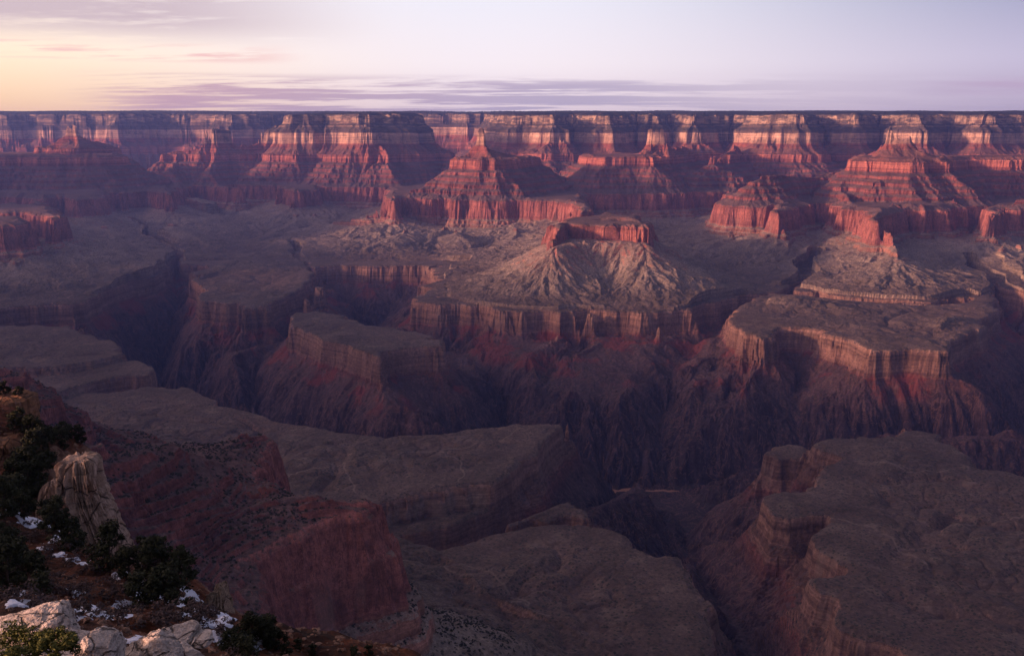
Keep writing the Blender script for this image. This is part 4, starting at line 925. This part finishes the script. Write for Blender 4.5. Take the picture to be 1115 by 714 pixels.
        keep = (fld[:-1, :-1] > -.2) & (fld[1:, 1:] > -.2) & (fld[:-1, 1:] > -.2) & (fld[1:, :-1] > -.2)
        SV.append(np.stack([x, y, z], -1).reshape(-1, 3)); SF.append(q[keep.ravel()]); cnt += n * n
    tag(mesh_obj('snow', np.vstack(SV), np.vstack(SF), [snow_m], smooth=True), 'scattered bluish white remnants of snow on the red slope', 'snow', kind='stuff')
    # ---- loose stones
    v, f = ico(1); R = np.random.default_rng(5); SV, SF = [], []; cnt = 0
    for i in range(5200):
        a = R.uniform(-20, 445); b = R.uniform(560, 716)
        if i % 2: x = R.uniform(-130, -5); y = R.uniform(40, 190)
        else:
            y = R.uniform(45, 120); x = interp_ray(a, b)[0] * y
        s = R.gamma(2, .055) + .04
        w = v * (1 + .3 * R.normal(size=(len(v), 1))) * s * np.array([1, 1, .65])
        SV.append(np.array([x, y, 0]) + w); SF.append(f + cnt); cnt += len(v)
    SV = np.vstack(SV); ctr = SV.reshape(-1, len(v), 3)[:, :, :2].mean(1); zc = near_z(ctr[:, 0], ctr[:, 1]); SV[:, 2] += np.repeat(zc, len(v)) + .05
    tag(mesh_obj('stones', SV, np.vstack(SF), [limestone('stone_rock', (.28, .17, .12), (.24, .10, .05), .6, 1.0)]), 'loose reddish and pale stones littering the soil slope', 'stones', kind='stuff')
# ------------------------------------------------------------------ scrub on the near red ridge
def project(x, y, z):
    cz = y * CT - z * ST; cy = y * ST + z * CT
    return 557.5 + 1000 * x / cz, 357 - 1000 * cy / cz
def scatter_scrub():
    rng = np.random.default_rng(3)
    N = 90000
    y = rng.uniform(560, 2100, N); x = rng.uniform(-1050, 120, N)
    z, t = canyon_height(x, y)
    z2, _ = canyon_height(x + 3, y); z3, _ = canyon_height(x, y + 3)
    slope = np.hypot(z2 - z, z3 - z) / 3
    px, py = project(x, y, z)
    dens = sstep(-.6, .5, noise(x / 60, y / 60, 500)) * (slope < 1.25)
    ok = (px > -20) & (px < 560) & (py > 385) & (py < 720) & (rng.uniform(size=N) < dens * .62) & (((t > 1345) & (t < 1900)) | ((t > 700) & (t < 1290) & (y < 1500)))
    x, y, z, px, py = x[ok], y[ok], z[ok], px[ok], py[ok]
    d = np.hypot(x, y); s = rng.uniform(.55, 1.35, len(x)) ** 1.3
    order = np.argsort(-(s / d))
    fol = foliage('scrub_foliage', (.018, .022, .012), (.045, .050, .026))
    R = random.Random(4)
    def lump(n, leaf, seed):
        r = random.Random(seed); cl = [(r.uniform(-1, 1), r.uniform(-1, 1), r.uniform(.5, 2.2), .9) for _ in range(6)]
        return crown_quads(r, cl, n, leaf)
    protos = []
    for k in range(3):
        V, Fq = lump(14, .55, k); protos.append(mesh_obj('pinyon_bush', V, Fq, [fol]))
    big = [i for i in order if px[i] > 95][:280]
    bs = set(int(i) for i in big)
    for j, i in enumerate(big):
        o = protos[j] if j < 3 else protos[j % 3].copy()
        if j >= 3: COL.objects.link(o)
        o.location = (x[i], y[i], z[i] - .3); k = s[i]; o.scale = (k, k, k * .9); o.rotation_euler = (0, 0, R.uniform(0, 6))
        tag(o, 'one of the dark pinyon bushes dotting the near red layered ridge', 'bush', 'dark bushes on the near red ridge')
    V0, F0 = lump(7, .8, 11); SV, SF = [], []; cnt = 0
    rest = [int(i) for i in order if int(i) not in bs][:4200]
    for i in rest:
        a = R.uniform(0, 6.28); c, sn = math.cos(a), math.sin(a); w = V0 * s[i] * .9
        SV.append(np.stack([w[:, 0] * c - w[:, 1] * sn + x[i], w[:, 0] * sn + w[:, 1] * c + y[i], w[:, 2] + z[i] - .3], -1)); SF.append(F0 + cnt); cnt += len(V0)
    tag(mesh_obj('scrub', np.vstack(SV), np.vstack(SF), [fol]), 'sparse dark scrub covering the red ridge slopes', None, kind='stuff')
    print('scrub', len(x), len(rest))
# ------------------------------------------------------------------ light, sky, camera
SUN_TO = np.array([-0.93, -0.34, 0.0]); SUN_EL = math.radians(9.5)
def sky():
    w = bpy.data.worlds.new('World'); SC.world = w; w.use_nodes = True
    nt = NT(w); nt.n.clear()
    tc = nt.new('ShaderNodeTexCoord'); v = tc.outputs['Generated']
    sep = nt.new('ShaderNodeSeparateXYZ'); nt.link(v, sep.inputs[0])
    az = nt.math('ARCTAN2', sep.outputs[0], sep.outputs[1])      # 0 ahead, negative left
    el = nt.math('ARCSINE', sep.outputs[2])
    eu = nt.maprange(el, 0, 1.2, 0, 1, False)
    def cols(lo, a, b, c, d, e): return nt.ramp(eu, [(0, lo), (.025, a), (.06, b), (.12, c), (.30, d), (1, e)])
    left = cols((1.0, .46, .17), (1.0, .61, .28), (1.0, .76, .49), (.90, .77, .72), (.36, .32, .40), (.085, .08, .125))
    mid = cols((.72, .54, .60), (.80, .64, .68), (.84, .74, .77), (.72, .70, .78), (.33, .31, .40), (.085, .08, .125))
    right = cols((.38, .29, .43), (.42, .33, .48), (.42, .36, .52), (.19, .20, .35), (.18, .18, .27), (.08, .08, .12))
    back = cols((.16, .14, .20), (.18, .15, .22), (.22, .18, .26), (.20, .18, .26), (.14, .13, .19), (.08, .078, .12))
    aa = nt.math('ABSOLUTE', nt.math('ADD', az, 1.05))
    c = nt.mix(nt.maprange(aa, .42, 1.05), left, mid)
    c = nt.mix(nt.maprange(aa, 1.02, 1.72), c, right)
    c = nt.mix(nt.maprange(aa, 1.9, 2.9), c, back)
    ns = nt.new('ShaderNodeTexSky'); ns.sky_type = 'NISHITA'; ns.sun_disc = False
    ns.sun_elevation = SUN_EL; ns.sun_rotation = math.atan2(SUN_TO[0], SUN_TO[1]); ns.altitude = 2100
    nsc = nt.mix(1.0, ns.outputs[0], (.06, .06, .06), 'MULTIPLY')
    c = nt.mix(.12, c, nsc)
    # glow of the setting sun, outside the picture on the left
    dn = nt.new('ShaderNodeVectorMath', operation='DOT_PRODUCT'); nt.link(v, dn.inputs[0]); dn.inputs[1].default_value = (-.975, -.12, .19)
    glow = nt.math('POWER', nt.math('MAXIMUM', dn.outputs['Value'], 0), 4.0)
    glow = nt.math('MULTIPLY', glow, nt.maprange(dn.outputs['Value'], .55, .75))
    gc = nt.mix(glow, (0., 0., 0.), (2.3, 1.4, 1.25))
    c = nt.mix(1.0, c, gc, 'ADD')
    # thin bands of evening cloud, flat layers seen at a low angle
    zc = nt.math('MAXIMUM', sep.outputs[2], .004)
    px = nt.math('DIVIDE', sep.outputs[0], nt.math('ADD', zc, .05)); py = nt.math('DIVIDE', sep.outputs[1], nt.math('ADD', zc, .05))
    cv = nt.new('ShaderNodeCombineXYZ'); nt.link(px, cv.inputs[0]); nt.link(py, cv.inputs[1]); 
    def layer(scale, off, lo, hi, e0, e1, e2, e3, azf):
        mp = nt.new('ShaderNodeMapping'); nt.link(cv.outputs[0], mp.inputs[0]); mp.inputs['Location'].default_value = off; mp.inputs['Scale'].default_value = scale
        n = nt.math('ADD', nt.noise(mp.outputs[0], 1.0, 6, .6, .5), nt.math('MULTIPLY_ADD', nt.noise(nt.vmul(mp.outputs[0], (3.5, 2.2, 1)), 1.0, 5, .65), .45, -.225))
        a = nt.maprange(n, lo, hi)
        b = nt.math('MULTIPLY', nt.maprange(el, e0, e1), nt.maprange(el, e2, e3, 1, 0))
        return nt.math('MULTIPLY', nt.math('MULTIPLY', a, b), azf)
    band = layer((.30, 1.0, 1), (3, 1, 0), .40, .55, .014, .026, .050, .064, nt.maprange(az, -.46, -.34))
    band = nt.math('MULTIPLY', band, nt.maprange(az, .05, .35, 1, .25))
    ccl = nt.mix(nt.maprange(az, -.5, .1), (.50, .29, .32), (.41, .34, .44))
    c = nt.mix(nt.math('MULTIPLY', band, .95), c, ccl)
    top = layer((.5, 1.0, 1), (7, 2, 0), .26, .50, .080, .112, .3, .5, nt.maprange(az, -.10, -.38))
    c = nt.mix(nt.math('MULTIPLY', top, .8), c, (.42, .32, .37))
    st = layer((.45, 1.3, 1), (1.3, 5.2, 0), .44, .60, .068, .076, .080, .092, nt.maprange(az, -.20, -.30))
    c = nt.mix(nt.math('MULTIPLY', st, .85), c, (.72, .42, .40))
    rt = layer((.2, .8, 1), (2.3, 8.2, 0), .34, .50, .034, .042, .048, .056, nt.maprange(az, .38, .48))
    c = nt.mix(nt.math('MULTIPLY', rt, .6), c, (.42, .30, .42))
    bg = nt.new('ShaderNodeBackground'); bg.inputs[1].default_value = .80; nt.link(c, bg.inputs[0])
    o = nt.new('ShaderNodeOutputWorld'); nt.link(bg.outputs[0], o.inputs[0])

def sun():
    L = bpy.data.lights.new('sun', 'SUN'); L.energy = 5.0; L.angle = math.radians(5); L.color = (1.0, .52, .37)
    o = bpy.data.objects.new('sun', L); COL.objects.link(o)
    d = SUN_TO[:2] / np.linalg.norm(SUN_TO[:2])
    from mathutils import Vector
    to = Vector((d[0] * math.cos(SUN_EL), d[1] * math.cos(SUN_EL), math.sin(SUN_EL)))
    o.rotation_euler = to.to_track_quat('Z', 'Y').to_euler()

def haze():
    x0, x1, y0, y1, z0, z1 = -20000, 18500, -600, 17500, -1500, 470
    v = [(x, y, z) for z in (z0, z1) for y in (y0, y1) for x in (x0, x1)]
    f = [(0, 2, 3, 1), (4, 5, 7, 6), (0, 1, 5, 4), (2, 6, 7, 3), (0, 4, 6, 2), (1, 3, 7, 5)]
    m = bpy.data.materials.new('haze_air'); m.use_nodes = True; nt = NT(m); nt.n.clear()
    p = nt.new('ShaderNodeVolumePrincipled'); p.inputs['Color'].default_value = (.24, .36, 1.0, 1); p.inputs['Density'].default_value = HAZE
    p.inputs['Anisotropy'].default_value = .35
    o = nt.new('ShaderNodeOutputMaterial'); nt.link(p.outputs[0], o.inputs['Volume'])
    tag(mesh_obj('haze', v, f, [m]), 'blue evening haze filling the canyon', 'haze', kind='stuff')

def camera():
    c = bpy.data.cameras.new('camera'); c.sensor_width = 36; c.lens = 36 * F; c.clip_start = .3; c.clip_end = 60000
    o = bpy.data.objects.new('camera', c); COL.objects.link(o)
    o.location = (0, 0, 0); o.rotation_euler = (math.pi / 2 - TH, 0, 0); SC.camera = o
HAZE = 2.5e-5
import time
t_ = time.time()
ROCK = canyon_material()
emit_canyon(ROCK); print('t', time.time() - t_)
build_near(); scatter_scrub(); print('t', time.time() - t_)
sky(); sun(); camera()
if HAZE: haze()
SC.view_settings.view_transform = 'Standard'; SC.view_settings.look = 'None'; SC.view_settings.gamma = 1.0
SC.view_settings.exposure = 0.82; SC.view_settings.use_curve_mapping = False
SC.cycles.volume_bounces = 0; SC.cycles.max_bounces = 4; SC.cycles.diffuse_bounces = 2; SC.cycles.use_denoising = True
